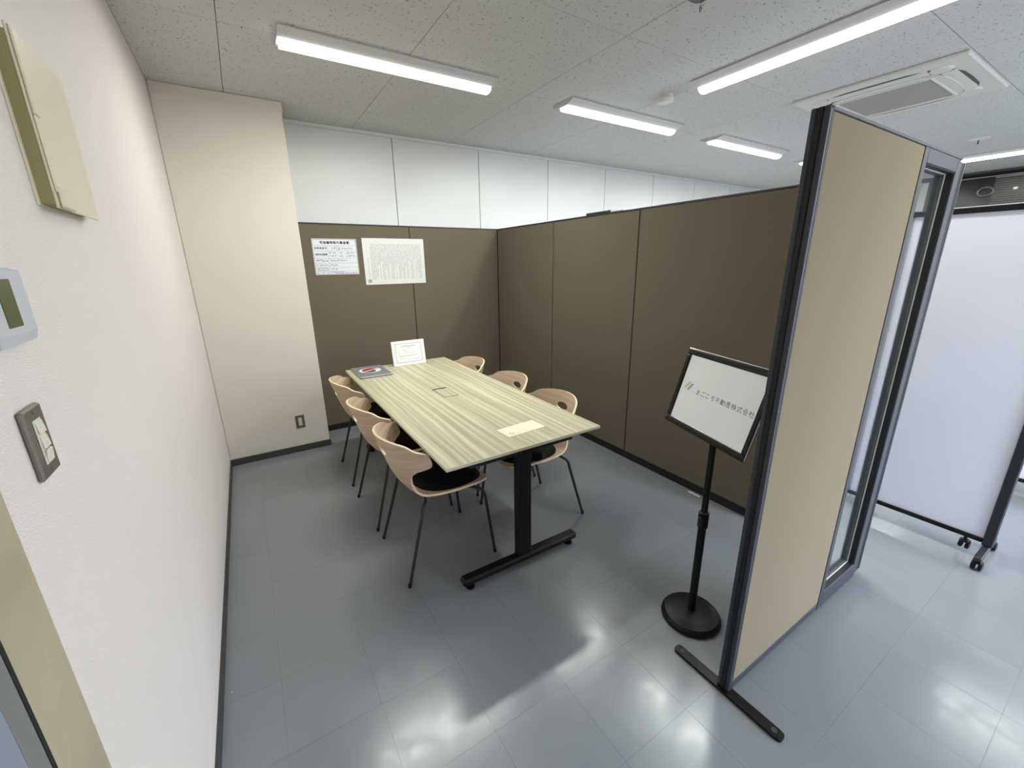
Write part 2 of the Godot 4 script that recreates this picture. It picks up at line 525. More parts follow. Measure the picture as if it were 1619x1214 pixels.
func licence_print() -> StandardMaterial3D:
	var im := Image.create(748, 616, false, Image.FORMAT_RGB8)
	im.fill(col(205, 205, 210))
	im.fill_rect(Rect2i(14, 14, 720, 588), col(150, 152, 160))
	im.fill_rect(Rect2i(17, 17, 714, 582), col(232, 236, 242))
	var line := col(150, 154, 164)
	var ys := [116, 204, 330, 412, 486, 556]
	for y in ys:
		im.fill_rect(Rect2i(17, y, 714, 3), line)
	im.fill_rect(Rect2i(244, 116, 3, 483), line)
	var k := col(38, 40, 46)
	write(im, "taku chi ken butsu tori hiki gyou mono hyou", Vector2(126, 38), 50, 56, 3.6, k)
	write(im, "men kyo shou ban gou", Vector2(34, 142), 32, 42, 2.2, k)
	write(im, "men kyo yuu kou ki kan", Vector2(34, 250), 31, 33, 2.2, k)
	smudge(im, Vector2(34, 352), 6, 28, Vector2(33, 0), k)
	smudge(im, Vector2(34, 432), 5, 26, Vector2(42, 0), k)
	smudge(im, Vector2(34, 492), 9, 16, Vector2(22, 0), k)
	smudge(im, Vector2(34, 524), 9, 16, Vector2(22, 0), k)
	smudge(im, Vector2(34, 560), 7, 14, Vector2(29, 0), k)
	smudge(im, Vector2(34, 580), 3, 14, Vector2(86, 0), k)
	for e in [[310, 146, 2], [386, 146, 2], [484, 146, 1], [520, 146, 5], [262, 222, 4], [440, 222, 2], [550, 222, 5], [262, 276, 4], [440, 276, 2], [550, 276, 5], [266, 354, 10], [262, 434, 2], [326, 434, 2], [262, 506, 2], [326, 506, 2]]:
		smudge(im, Vector2(e[0], e[1]), e[2], 24, Vector2(29, 0), col(60, 62, 70))
	smudge(im, Vector2(258, 558), 14, 15, Vector2(16, 0), k)
	smudge(im, Vector2(330, 580), 9, 14, Vector2(17, 0), k)
	smudge(im, Vector2(500, 576), 13, 15, Vector2(17, 0), k)
	var last := Vector2.ZERO
	for i in 33:
		var p := Vector2(412 + cos(TAU * i / 32) * 44, 160 + sin(TAU * i / 32) * 30)
		if i > 0:
			ink(im, last, p, 2.0, col(60, 62, 70))
		last = p
	return print_mat(im, 0.4)

func poster_print() -> StandardMaterial3D:
	var im := Image.create(880, 624, false, Image.FORMAT_RGB8)
	im.fill(col(234, 236, 234))
	var lens := [30, 44, 44, 28, 40, 26, 44, 22, 44, 40, 30, 44, 36, 24, 44, 42, 44, 30, 44, 26, 44, 44, 34, 44, 40, 28, 44, 44, 22, 44, 38, 44, 20, 44, 36, 44, 42, 44]
	for i in lens.size():
		var n: int = lens[i] if i % 3 else 44
		for k in n:
			var v := rng.randf_range(0.58, 0.86)
			im.fill_rect(Rect2i(int(98 + i * 19.5) + rng.randi() % 2, 72 + k * 11, 8 + rng.randi() % 3, 7 + rng.randi() % 3), g(v))
			im.fill_rect(Rect2i(int(100 + i * 19.5), 74 + k * 11, 4, 3), g(rng.randf_range(0.75, 0.93)))
	smudge(im, Vector2(54, 250), 24, 7, Vector2(0, 11), Color(0.4, 0.4, 0.4, 0.8))
	im.fill_rect(Rect2i(38, 552, 44, 44), col(176, 160, 152))
	return print_mat(im, 0.6)

func certificate_print() -> StandardMaterial3D:
	var im := Image.create(560, 420, false, Image.FORMAT_RGB8)
	im.fill(col(242, 242, 242))
	for k in 9:
		var c := col(196 + (k % 2) * 26, 198 + (k % 2) * 26, 200 + (k % 2) * 26)
		im.fill_rect(Rect2i(48 + k * 2, 40 + k * 2, 464 - k * 4, 340 - k * 4), c)
	im.fill_rect(Rect2i(66, 58, 428, 304), col(240, 240, 240))
	smudge(im, Vector2(150, 84), 14, 17, Vector2(19, 0), col(70, 72, 84))
	smudge(im, Vector2(230, 118), 8, 8, Vector2(11, 0), col(130, 132, 140))
	for e in [[96, 146, 3], [180, 146, 4], [180, 172, 8], [96, 172, 2], [180, 204, 18], [96, 204, 2], [96, 248, 30], [96, 262, 20], [110, 300, 8], [230, 322, 6], [330, 322, 10]]:
		smudge(im, Vector2(e[0], e[1]), e[2], 9, Vector2(12, 0), Color(0.36, 0.38, 0.46, 0.7))
	smudge(im, Vector2(440, 302), 2, 20, Vector2(14, 8), Color(0.75, 0.5, 0.5, 0.5))
	return print_mat(im, 0.35)

func folder_print() -> StandardMaterial3D:
	var im := Image.create(420, 600, false, Image.FORMAT_RGB8)
	im.fill(col(132, 138, 143))
	for e in [[20, 40, 26], [60, 560, 24]]:
		im.fill_rect(Rect2i(0, e[1], 420, 10), col(150, 156, 161))
	smudge(im, Vector2(80, 84), 8, 30, Vector2(34, 0), col(84, 76, 84))
	var c := Vector2(206, 262)
	for y in range(100, 430):
		for x in range(30, 390):
			var p := Vector2(x, y) - c
			var d := Vector2(p.x / 150.0, p.y / 150.0)
			if d.length() < 1.0:
				var o := col(238, 238, 232)
				var s := sin(d.x * 3.0) * 0.32       # the curve that parts the two colours
				if Vector2((p.x - 8.0) / 118.0, (p.y + 14.0) / 118.0).length() < 1.0 and d.y < -0.06 + s * -0.8:
					o = col(196, 52, 58)
				elif Vector2((p.x + 12.0) / 112.0, (p.y - 16.0) / 112.0).length() < 1.0 and d.y > 0.14 + s * -0.8 and d.x < 0.42:
					o = col(62, 96, 74)
				im.set_pixel(x, y, o)
	return print_mat(im, 0.25)

func envelope_print() -> StandardMaterial3D:
	var im := Image.create(470, 240, false, Image.FORMAT_RGB8)
	im.fill(col(240, 234, 208))
	im.fill_rect(Rect2i(52, 158, 24, 10), col(90, 104, 120))
	smudge(im, Vector2(62, 176), 3, 12, Vector2(14, 0), col(84, 92, 110))
	smudge(im, Vector2(62, 198), 12, 7, Vector2(9, 0), Color(0.5, 0.52, 0.56, 0.7))
	smudge(im, Vector2(400, 52), 1, 12, Vector2(10, 0), Color(0.5, 0.5, 0.5, 0.6))
	return print_mat(im, 0.7)

# ---------------------------------------------------------------- the room
func build_room() -> void:
	var w := struct_node("wall_left", "cream textured wallpaper wall carrying the switch plate and thermostat", "wall")
	part("wall_surface", span(Vector3(-0.15, 0, BACK), Vector3(0, CEIL, -0.70)), M.wallpaper, w)
	part("wall_surface", span(Vector3(-0.15, 2.12, -0.70), Vector3(0, CEIL, 0.30)), M.wallpaper, w)
	part("wall_surface", span(Vector3(-0.15, 0, 0.30), Vector3(0, CEIL, ROOM_Z)), M.wallpaper, w)
	# column in the corner
	w = struct_node("wall_column", "cream papered wall return that juts out beside the brown partition", "wall")
	part("wall_surface", span(Vector3(0, 0, BACK), Vector3(0.747, CEIL, COL_Z), 0.006), M.column_paper, w)
	part("cornice_band", span(Vector3(0, CEIL - 0.075, BACK), Vector3(0.753, CEIL, COL_Z + 0.006), 0.008), M.column_paper, w)
	var b := struct_node("baseboard_column", "dark grey baseboard along the foot of the cream wall return", "baseboard")
	part("baseboard_strip", span(Vector3(0, 0, COL_Z), Vector3(0.755, 0.056, COL_Z + 0.008), 0.002), M.baseboard, b)
	part("baseboard_strip", span(Vector3(0.747, 0, BACK + 0.04), Vector3(0.755, 0.056, COL_Z), 0.002), M.baseboard, b)
	b = struct_node("baseboard_left", "dark grey baseboard running along the foot of the cream side wall", "baseboard")
	part("baseboard_strip", span(Vector3(0, 0, COL_Z), Vector3(0.008, 0.056, -0.722), 0.002), M.baseboard, b)
	# white panel wall at the back
	w = struct_node("wall_back", "white panelled steel wall above and behind the brown partition", "wall")
	part("backing", span(Vector3(-0.15, 0, BACK - 0.16), Vector3(ROOM_X + 0.15, CEIL, BACK - 0.012)), M.shadow_gap, w)
	var x := 0.774
	while x < ROOM_X - 0.05:
		var x2 := minf(x + 0.889, ROOM_X)
		part("wall_panel", span(Vector3(x + 0.0028, 0.0, BACK - 0.012), Vector3(x2 - 0.0028, 2.648, BACK), 0.0015), M.white_panel, w)
		x += 0.889
	part("head_trim", span(Vector3(0.747, 2.65, BACK - 0.012), Vector3(ROOM_X, CEIL, BACK), 0.002), M.white_panel, w)
	# far wall at the right, with its transom lights
	w = struct_node("wall_right", "pale grey end wall of the office behind the rolling screens", "wall")
	part("wall_surface", span(Vector3(ROOM_X, 0, BACK - 0.16), Vector3(ROOM_X + 0.15, CEIL, ROOM_Z + 0.15)), M.grey_wall, w)
	part("white_post", span(Vector3(ROOM_X - 0.03, 0, -2.49), Vector3(ROOM_X, 2.62, -2.405), 0.004), M.white_paint, w)
	build_transom()
	# unseen wall behind the viewer; its window is assumed, placed to give the daylight
	w = struct_node("wall_front", "wall with the assumed daylight window", "wall")
	var z0 := ROOM_Z
	var z1 := ROOM_Z + 0.15
	part("wall_surface", span(Vector3(-0.15, 0, z0), Vector3(2.3, CEIL, z1)), M.wallpaper, w)
	part("wall_surface", span(Vector3(7.3, 0, z0), Vector3(ROOM_X + 0.15, CEIL, z1)), M.wallpaper, w)
	part("wall_surface", span(Vector3(2.3, 0, z0), Vector3(7.3, 0.12, z1)), M.wallpaper, w)
	part("wall_surface", span(Vector3(2.3, 2.45, z0), Vector3(7.3, CEIL, z1)), M.wallpaper, w)
	w = struct_node("window_2", "assumed unseen aluminium window in four lights, added for daylight", "window")
	for k in 4:
		var a := 2.3 + k * 1.25
		var st := begin()
		spanst(st, Vector3(a, 0.12, z0 + 0.05), Vector3(a + 0.05, 2.45, z0 + 0.1), 0.004)
		spanst(st, Vector3(a + 1.20, 0.12, z0 + 0.05), Vector3(a + 1.25, 2.45, z0 + 0.1), 0.004)
		spanst(st, Vector3(a + 0.05, 0.12, z0 + 0.05), Vector3(a + 1.20, 0.17, z0 + 0.1), 0.004)
		spanst(st, Vector3(a + 0.05, 2.40, z0 + 0.05), Vector3(a + 1.20, 2.45, z0 + 0.1), 0.004)
		part("window_frame", st.commit(), M.aluminium, w)
		part("pane", span(Vector3(a + 0.05, 0.17, z0 + 0.072), Vector3(a + 1.20, 2.40, z0 + 0.078)), M.glass, w)
	build_floor()
	build_ceiling()
	build_door()

func build_floor() -> void:
	var f := struct_node("floor", "grey vinyl tile floor with worn shiny patches", "floor")
	part("subfloor", span(Vector3(-0.15, -0.16, BACK - 0.16), Vector3(ROOM_X + 0.15, -0.0026, ROOM_Z + 0.15)), M.floor_base, f)
	var t := 0.3048
	var gap := 0.0002
	var cells := []
	var eye := Vector2(0.75, -0.9)
	for i in range(0, int(ceil(ROOM_X / t)) + 1):
		for j in range(-14, 11):
			var x0 := maxf(i * t - 0.112, 0.0)
			var x1 := minf((i + 1) * t - 0.112, ROOM_X)
			var z0 := maxf(j * t + 0.0, BACK)
			var z1 := minf((j + 1) * t + 0.0, ROOM_Z)
			if x1 - x0 < 0.01 or z1 - z0 < 0.01:
				continue
			var c := Vector2((x0 + x1) * 0.5, (z0 + z1) * 0.5)
			var d := c.distance_to(eye) + (6.0 if c.y > 0.35 else 0.0)
			cells.append([d, x0, x1, z0, z1])
	cells.sort_custom(func(a, b): return a[0] < b[0])
	var rest := begin()
	for k in cells.size():
		var c = cells[k]
		var s := Vector3(c[2] - c[1] - gap * 2, 0.0026, c[4] - c[3] - gap * 2)
		var mid := Vector3((c[1] + c[2]) * 0.5, -0.0013, (c[3] + c[4]) * 0.5)
		if k < 300:
			var o := part("floor_tile", box(Vector3.ZERO, s, 0.00012), M.floor_tile[rng.randi() % 4], f, mid)
			o.rotation = Vector3(rng.randfn(0, 0.0006), 0, rng.randfn(0, 0.0006))
		else:
			rbox(rest, mid, s, 0.0)
	var o := part("floor_tiles_beyond", rest.commit(), M.floor_tile[1], f)
	o.set_meta("kind", "stuff")

func build_ceiling() -> void:
	var c := struct_node("ceiling", "grey white fissured mineral board ceiling laid in square boards", "ceiling")
	part("ceiling_deck", span(Vector3(-0.15, CEIL + 0.009, BACK - 0.16), Vector3(ROOM_X + 0.15, CEIL + 0.15, ROOM_Z + 0.15)), M.shadow_gap, c)
	var p := 0.911
	for i in range(-1, 11):
		for j in range(-4, 5):
			var x0 := maxf(0.406 + i * p, 0.0)
			var x1 := minf(0.406 + (i + 1) * p, ROOM_X)
			var z0 := maxf(-1.870 + j * p, BACK)
			var z1 := minf(-1.870 + (j + 1) * p, ROOM_Z)
			if x1 - x0 < 0.02 or z1 - z0 < 0.02:
				continue
			part("ceiling_board", box(Vector3.ZERO, Vector3(x1 - x0 - 0.003, 0.009, z1 - z0 - 0.003), 0.0012), M.ceiling_board, c, Vector3((x0 + x1) * 0.5, CEIL + 0.0045, (z0 + z1) * 0.5))

func build_door() -> void:
	var d := struct_node("door_1", "grey blue door in a worn beige steel frame by the switch plate", "door")
	var st := begin()
	spanst(st, Vector3(-0.10, 0, -0.722), Vector3(0.022, 2.12, -0.618), 0.004)
	part("door_frame", st.commit(), M.door_frame, d)
	part("door_frame", span(Vector3(-0.10, 0, 0.30), Vector3(0.022, 2.12, 0.36), 0.004), M.door_frame, d)
	part("door_frame", span(Vector3(-0.10, 2.02, -0.618), Vector3(0.022, 2.12, 0.30), 0.004), M.door_frame, d)
	part("door_gasket", span(Vector3(-0.10, 0, -0.618), Vector3(0.0205, 2.02, -0.611)), M.dark_gap, d)
	part("door_edge", span(Vector3(-0.06, 0.005, -0.611), Vector3(0.020, 2.015, -0.580), 0.001), M.door_strip, d)
	part("door_leaf", span(Vector3(-0.05, 0.005, -0.580), Vector3(0.019, 2.015, 0.30), 0.001), M.door_leaf, d)

func build_transom() -> void:
	var w := struct_node("window_1", "dark transom window with a sliding ribbed pane high on the end wall", "window")
	var x := ROOM_X
	var za := -2.20
	var zb := -0.1
	var y0 := 2.195
	var y1 := 2.645
	var st := begin()
	spanst(st, Vector3(x - 0.05, y1 - 0.035, za), Vector3(x, y1, zb), 0.003)
	spanst(st, Vector3(x - 0.05, y0 - 0.06, za), Vector3(x, y0, zb), 0.003)
	spanst(st, Vector3(x - 0.05, y0, za), Vector3(x, y1 - 0.035, za + 0.04), 0.003)
	part("window_frame", st.commit(), M.black_metal, w)
	part("pane", span(Vector3(x - 0.02, y0, za + 0.04), Vector3(x - 0.012, y1 - 0.035, zb)), M.dark_pane, w)
	for k in 26:
		var y := y0 + 0.02 + k * 0.0155
		part("rib", span(Vector3(x - 0.0225, y, za + 0.04), Vector3(x - 0.02, y + 0.005, -1.72), 0.001), M.black_metal, w)
	part("rail", span(Vector3(x - 0.062, y0 + 0.002, za), Vector3(x - 0.03, y0 + 0.014, zb), 0.002), M.aluminium, w)
	part("rail", span(Vector3(x - 0.062, y0 + 0.02, za), Vector3(x - 0.03, y0 + 0.032, zb), 0.002), M.aluminium, w)
	part("rail", span(Vector3(x - 0.062, y1 - 0.055, za), Vector3(x - 0.03, y1 - 0.045, zb), 0.002), M.aluminium, w)
	part("rail", span(Vector3(x - 0.062, y1 - 0.075, -1.72), Vector3(x - 0.03, y1 - 0.066, zb), 0.002), M.aluminium, w)
	part("sliding_pane", span(Vector3(x - 0.036, y0 + 0.034, -1.72), Vector3(x - 0.03, y1 - 0.08, zb)), M.smoked_pane, w)
	for k in 11:
		var y := y0 + 0.05 + k * 0.029
		part("louvre", span(Vector3(x - 0.048, y, -1.70), Vector3(x - 0.036, y + 0.009, zb), 0.002), M.louvre, w)
	st = begin()
	var ring := []
	for k in 33:
		var a := TAU * k / 32.0
		ring.append(Vector3(x - 0.04, 2.41 + sin(a) * 0.055, -1.785 + cos(a) * 0.075))
	tube(st, ring, 0.016, 8, false)
	part("latch_ring", st.commit(), M.louvre, w)
	part("latch_button", span(Vector3(x - 0.05, 2.40, -1.535), Vector3(x - 0.036, 2.435, -1.485), 0.006), M.aluminium, w)

# ---------------------------------------------------------------- lights in the ceiling
func build_light(label: String, cx: float, cz: float, along_x: bool) -> void:
	var t := thing("ceiling_light", label, "ceiling light", Vector3(cx, CEIL, cz), "")
	if not along_x:
		t.rotation.y = PI / 2
	var l := 1.245
	var st := begin()
	# trapezoid trough: wide at the ceiling, sloping in to the lens
	var prof := PackedVector2Array([Vector2(-0.115, 0), Vector2(-0.115, -0.008), Vector2(-0.05, -0.030), Vector2(0.05, -0.030), Vector2(0.115, -0.008), Vector2(0.115, 0)])
	prism(st, prof, func(p: Vector2, d: float) -> Vector3: return Vector3(d, p.y, p.x), -l / 2, l / 2, Vector3.RIGHT)
	part("housing", st.commit(), M.housing, t)
	st = begin()
	for e in [-1.0, 1.0]:
		spanst(st, Vector3(-l / 2, -0.012, e * 0.115 - 0.004), Vector3(l / 2, -0.002, e * 0.115 + 0.004), 0.002)
	part("rim", st.commit(), M.housing, t)
	st = begin()
	var q := PackedVector2Array()
	for k in 13:
		var a := PI * k / 12.0
		q.append(Vector2(cos(a) * 0.047, -0.0305 - pow(sin(a), 0.7) * 0.030))
	prism(st, q, func(p: Vector2, d: float) -> Vector3: return Vector3(d, p.y, p.x), -l / 2 + 0.012, l / 2 - 0.012, Vector3.RIGHT)
	part("lens", st.commit(), M.lens, t)
	var a := AreaLight3D.new()
	a.name = "lamp"
	a.area_size = Vector2(l - 0.06, 0.08)
	a.light_energy = LAMP_ENERGY
	a.light_color = Color(0.99, 1.0, 0.975)
	a.shadow_enabled = true
	a.area_range = 14.0
	a.position = Vector3(0, -0.0615, 0)
	a.rotation.x = -PI / 2
	t.add_child(a)

func build_ceiling_things() -> void:
	build_light("white LED ceiling light over the table's far end, closest to the cream wall return", 1.276, -2.765, true)
	build_light("white LED ceiling light beyond the smoke detector, second from the cream wall return", 3.145, -2.765, true)
	build_light("white LED ceiling light third from the cream wall return in the back row", 4.965, -2.765, true)
	build_light("white LED ceiling light of which only one end shows beside the divider post", 6.79, -2.765, true)
	build_light("long white LED ceiling light between the smoke detector and the air conditioner", 3.135, -1.43, false)
	build_light("white LED ceiling light close to the dark transom window on the end wall", 7.80, -1.22, false)
	build_light("white LED ceiling light behind the air conditioner, outside the view", 5.468, 0.12, false)
	build_light("added white LED ceiling light by the assumed window, unseen, for brightness", 3.135, 0.50, false)  # added lamp out of view, placed to brighten the floor and near wall
	build_light("added white LED ceiling light by the end wall, unseen, for brightness", 7.80, 1.55, false)  # assumed lamp, never in view, added for brightness

	# cassette air conditioner
	var t := thing("air_conditioner", "white square cassette air conditioner set in the ceiling above the divider", "air conditioner", Vector3(4.494, CEIL, -1.433))
	part("panel", box(Vector3(0, -0.012, 0), Vector3(0.94, 0.024, 0.94), 0.006), M.plastic_white, t)
	var st := begin()
	var rp := PackedVector2Array()
	for k in 32:
		var a := TAU * k / 32.0
		rp.append(Vector2(signf(cos(a)) * pow(absf(cos(a)), 0.55), signf(sin(a)) * pow(absf(sin(a)), 0.55)) * 0.395)
	prism(st, rp, func(p: Vector2, d: float) -> Vector3: return Vector3(p.x, d, p.y), -0.020, -0.0275, Vector3.UP)
	part("air_slot", st.commit(), M.slot_grey, t)
	st = begin()
	var rq := PackedVector2Array()
	for p in rp:
		rq.append(p * 0.83)
	prism(st, rq, func(p: Vector2, d: float) -> Vector3: return Vector3(p.x, d, p.y), -0.020, -0.040, Vector3.UP)
	part("centre_cover", st.commit(), M.plastic_white, t)
	st = begin()
	for e in [[Vector3(0, 0, 0.262), Vector3(0.54, 0.01, 0.016)], [Vector3(0, 0, -0.262), Vector3(0.54, 0.01, 0.016)], [Vector3(0.262, 0, 0), Vector3(0.016, 0.01, 0.51)], [Vector3(-0.262, 0, 0), Vector3(0.016, 0.01, 0.51)]]:
		rbox(st, e[0] + Vector3(0, -0.042, 0), e[1], 0.003)
	part("grille_frame", st.commit(), M.plastic_white, t)
	part("grille", box(Vector3(0, -0.0405, 0), Vector3(0.50, 0.006, 0.50), 0.001), M.ac_grille, t)
	for k in 4:
		st = begin()
		var lp := PackedVector2Array()
		for i in 9:      # a flap that droops outwards
			var u := i / 8.0
			lp.append(Vector2(0.31 + u * 0.083, -0.036 + u * u * 0.014))
		for i in range(8, -1, -1):
			var u := i / 8.0
			lp.append(Vector2(0.31 + u * 0.083, -0.029 + u * u * 0.014))
		prism(st, lp, func(p: Vector2, d: float) -> Vector3: return Vector3(p.x, p.y, d), -0.265, 0.265, Vector3.BACK)
		var o := part("louver", st.commit(), M.plastic_white, t)
		o.rotation.y = k * PI / 2
	for k in 4:
		var a := PI / 4 + k * PI / 2
		st = begin()
		lathe(st, [Vector2(0.0001, -0.034), Vector2(0.05, -0.034), Vector2(0.058, -0.027), Vector2(0.058, -0.02)], 20)
		part("corner_cap", st.commit(), M.plastic_white, t, Vector3(cos(a) * 0.452, 0, sin(a) * 0.452))

	t = thing("smoke_detector", "small round white smoke detector on the ceiling between two LED lights", "smoke detector", Vector3(3.085, CEIL, -2.30))
	st = begin()
	lathe(st, [Vector2(0.048, 0), Vector2(0.048, -0.018), Vector2(0.0001, -0.018)], 28)
	part("mount", st.commit(), M.ivory, t)
	st = begin()
	lathe(st, [Vector2(0.042, -0.018), Vector2(0.054, -0.022), Vector2(0.056, -0.042), Vector2(0.050, -0.050), Vector2(0.044, -0.050), Vector2(0.040, -0.047), Vector2(0.0001, -0.047)], 28)
	part("sensor_head", st.commit(), M.plastic_white, t)

	t = thing("pull_cord", "small brass ring pull hanging on a cord from the ceiling near the top edge", "ceiling pull", Vector3(2.232, CEIL, -1.447))
	st = begin()
	lathe(st, [Vector2(0.05, 0), Vector2(0.05, -0.012), Vector2(0.034, -0.022), Vector2(0.0001, -0.022)], 24)
	part("escutcheon", st.commit(), M.dark_steel, t)
	st = begin()
	tube(st, [Vector3(0.012, -0.02, 0), Vector3(0.012, -0.042, 0)], 0.0012, 6)
	part("cord", st.commit(), M.dark_steel, t)
	st = begin()
	var ring := []
	for k in 25:
		var a := TAU * k / 24.0
		ring.append(Vector3(0.012 + sin(a) * 0.006, -0.0545 + cos(a) * 0.011, 0))
	tube(st, ring, 0.0024, 8, false)
	spanst(st, Vector3(0.008, -0.054, -0.002), Vector3(0.016, -0.042, 0.002), 0.001)
	part("ring", st.commit(), M.brass, t)

	t = thing("ceiling_sensor", "small round flat sensor plate on the ceiling above the light near the transom window", "ceiling sensor", Vector3(6.80, CEIL, -1.45))
	st = begin()
	lathe(st, [Vector2(0.085, 0), Vector2(0.082, -0.006), Vector2(0.05, -0.008), Vector2(0.045, -0.014), Vector2(0.0001, -0.014)], 28)
	part("plate", st.commit(), M.plastic_white, t)
	st = begin()
	tube(st, [Vector3(0, -0.012, 0), Vector3(0, -0.05, 0)], 0.005, 8)
	part("stem", st.commit(), M.dark_steel, t)

# ---------------------------------------------------------------- things on the walls
func build_wall_things() -> void:
	var t := thing("breaker_box", "beige metal breaker box with a slim cover, high on the cream wall", "breaker box", Vector3(0, 1.66, -1.24))
	part("body", span(Vector3(0, 0.006, -0.262), Vector3(0.0235, 0.30, 0.0), 0.001), M.box_body_shaded, t)
	part("wall_flange", span(Vector3(0, 0.002, -0.285), Vector3(0.0035, 0.312, 0.012), 0.001), M.box_cover, t)
	part("cover", span(Vector3(0.0235, 0, -0.292), Vector3(0.0275, 0.312, 0.001), 0.001), M.box_cover, t)
	part("edge_strip", span(Vector3(0.0275, 0.165, -0.032), Vector3(0.0325, 0.310, -0.002), 0.002), M.box_cover, t)
	part("edge_strip", span(Vector3(0.0275, 0.03, -0.013), Vector3(0.031, 0.165, -0.002), 0.0015), M.box_cover, t)
	part("latch", span(Vector3(0.0275, 0.001, -0.085), Vector3(0.0345, 0.040, -0.008), 0.003), M.box_cover, t)

	t = thing("thermostat", "pale grey wall thermostat with an olive screen on the cream wall", "thermostat", Vector3(0, 1.438, -0.982))
	part("back_plate", span(Vector3(0, 0.004, 0.004), Vector3(0.008, 0.100, 0.122), 0.002), M.plastic_grey, t)
	var st := begin()
	var pr := PackedVector2Array([Vector2(0.008, 0.0), Vector2(0.016, -0.004), Vector2(0.02, 0.012), Vector2(0.02, 0.102), Vector2(0.008, 0.107)])
	prism(st, pr, func(p: Vector2, d: float) -> Vector3: return Vector3(p.x, p.y, d), 0.0, 0.126, Vector3.BACK)
	part("case", st.commit(), M.plastic_grey, t)
	part("screen", span(Vector3(0.0195, 0.022, 0.047), Vector3(0.0210, 0.091, 0.0935)), M.lcd, t)

	t = thing("switch_plate", "bronze wall plate with three stacked ivory switches on the cream wall", "light switch", Vector3(0, 1.2265, -0.9355))
	part("plate", span(Vector3(0, 0, 0), Vector3(0.009, 0.113, 0.067), 0.003), M.switch_plate, t)
	part("insert", span(Vector3(0.009, 0.021, 0.020), Vector3(0.0105, 0.093, 0.048), 0.0005), M.ivory, t)
	for k in 3:
		var o := part("switch", box(Vector3.ZERO, Vector3(0.004, 0.021, 0.021), 0.0015), M.ivory, t, Vector3(0.0118, 0.0335 + k * 0.0235, 0.034))
		o.rotation.z = 0.1 if k > 0 else -0.1
	for e in [0.009, 0.104]:
		st = begin()
		lathe(st, [Vector2(0.003, 0), Vector2(0.003, 0.001), Vector2(0.0001, 0.0012)], 12)
		var o := part("screw", st.commit(), M.switch_plate, t, Vector3(0.009, e, 0.0335))
		o.rotation.z = -PI / 2

	t = thing("wall_outlet", "bronze plate wall outlet low on the cream wall return", "outlet", Vector3(0.503, 0.213, COL_Z))
	part("plate", span(Vector3(0, 0, 0), Vector3(0.069, 0.113, 0.006), 0.002), M.switch_plate, t)
	part("insert", span(Vector3(0.021, 0.022, 0.006), Vector3(0.048, 0.091, 0.009), 0.001), M.ivory, t)
	for y in [0.038, 0.075]:
		for x in [0.029, 0.040]:
			part("slot", span(Vector3(x - 0.001, y - 0.004, 0.009), Vector3(x + 0.001, y + 0.004, 0.0093)), M.dark_gap, t)

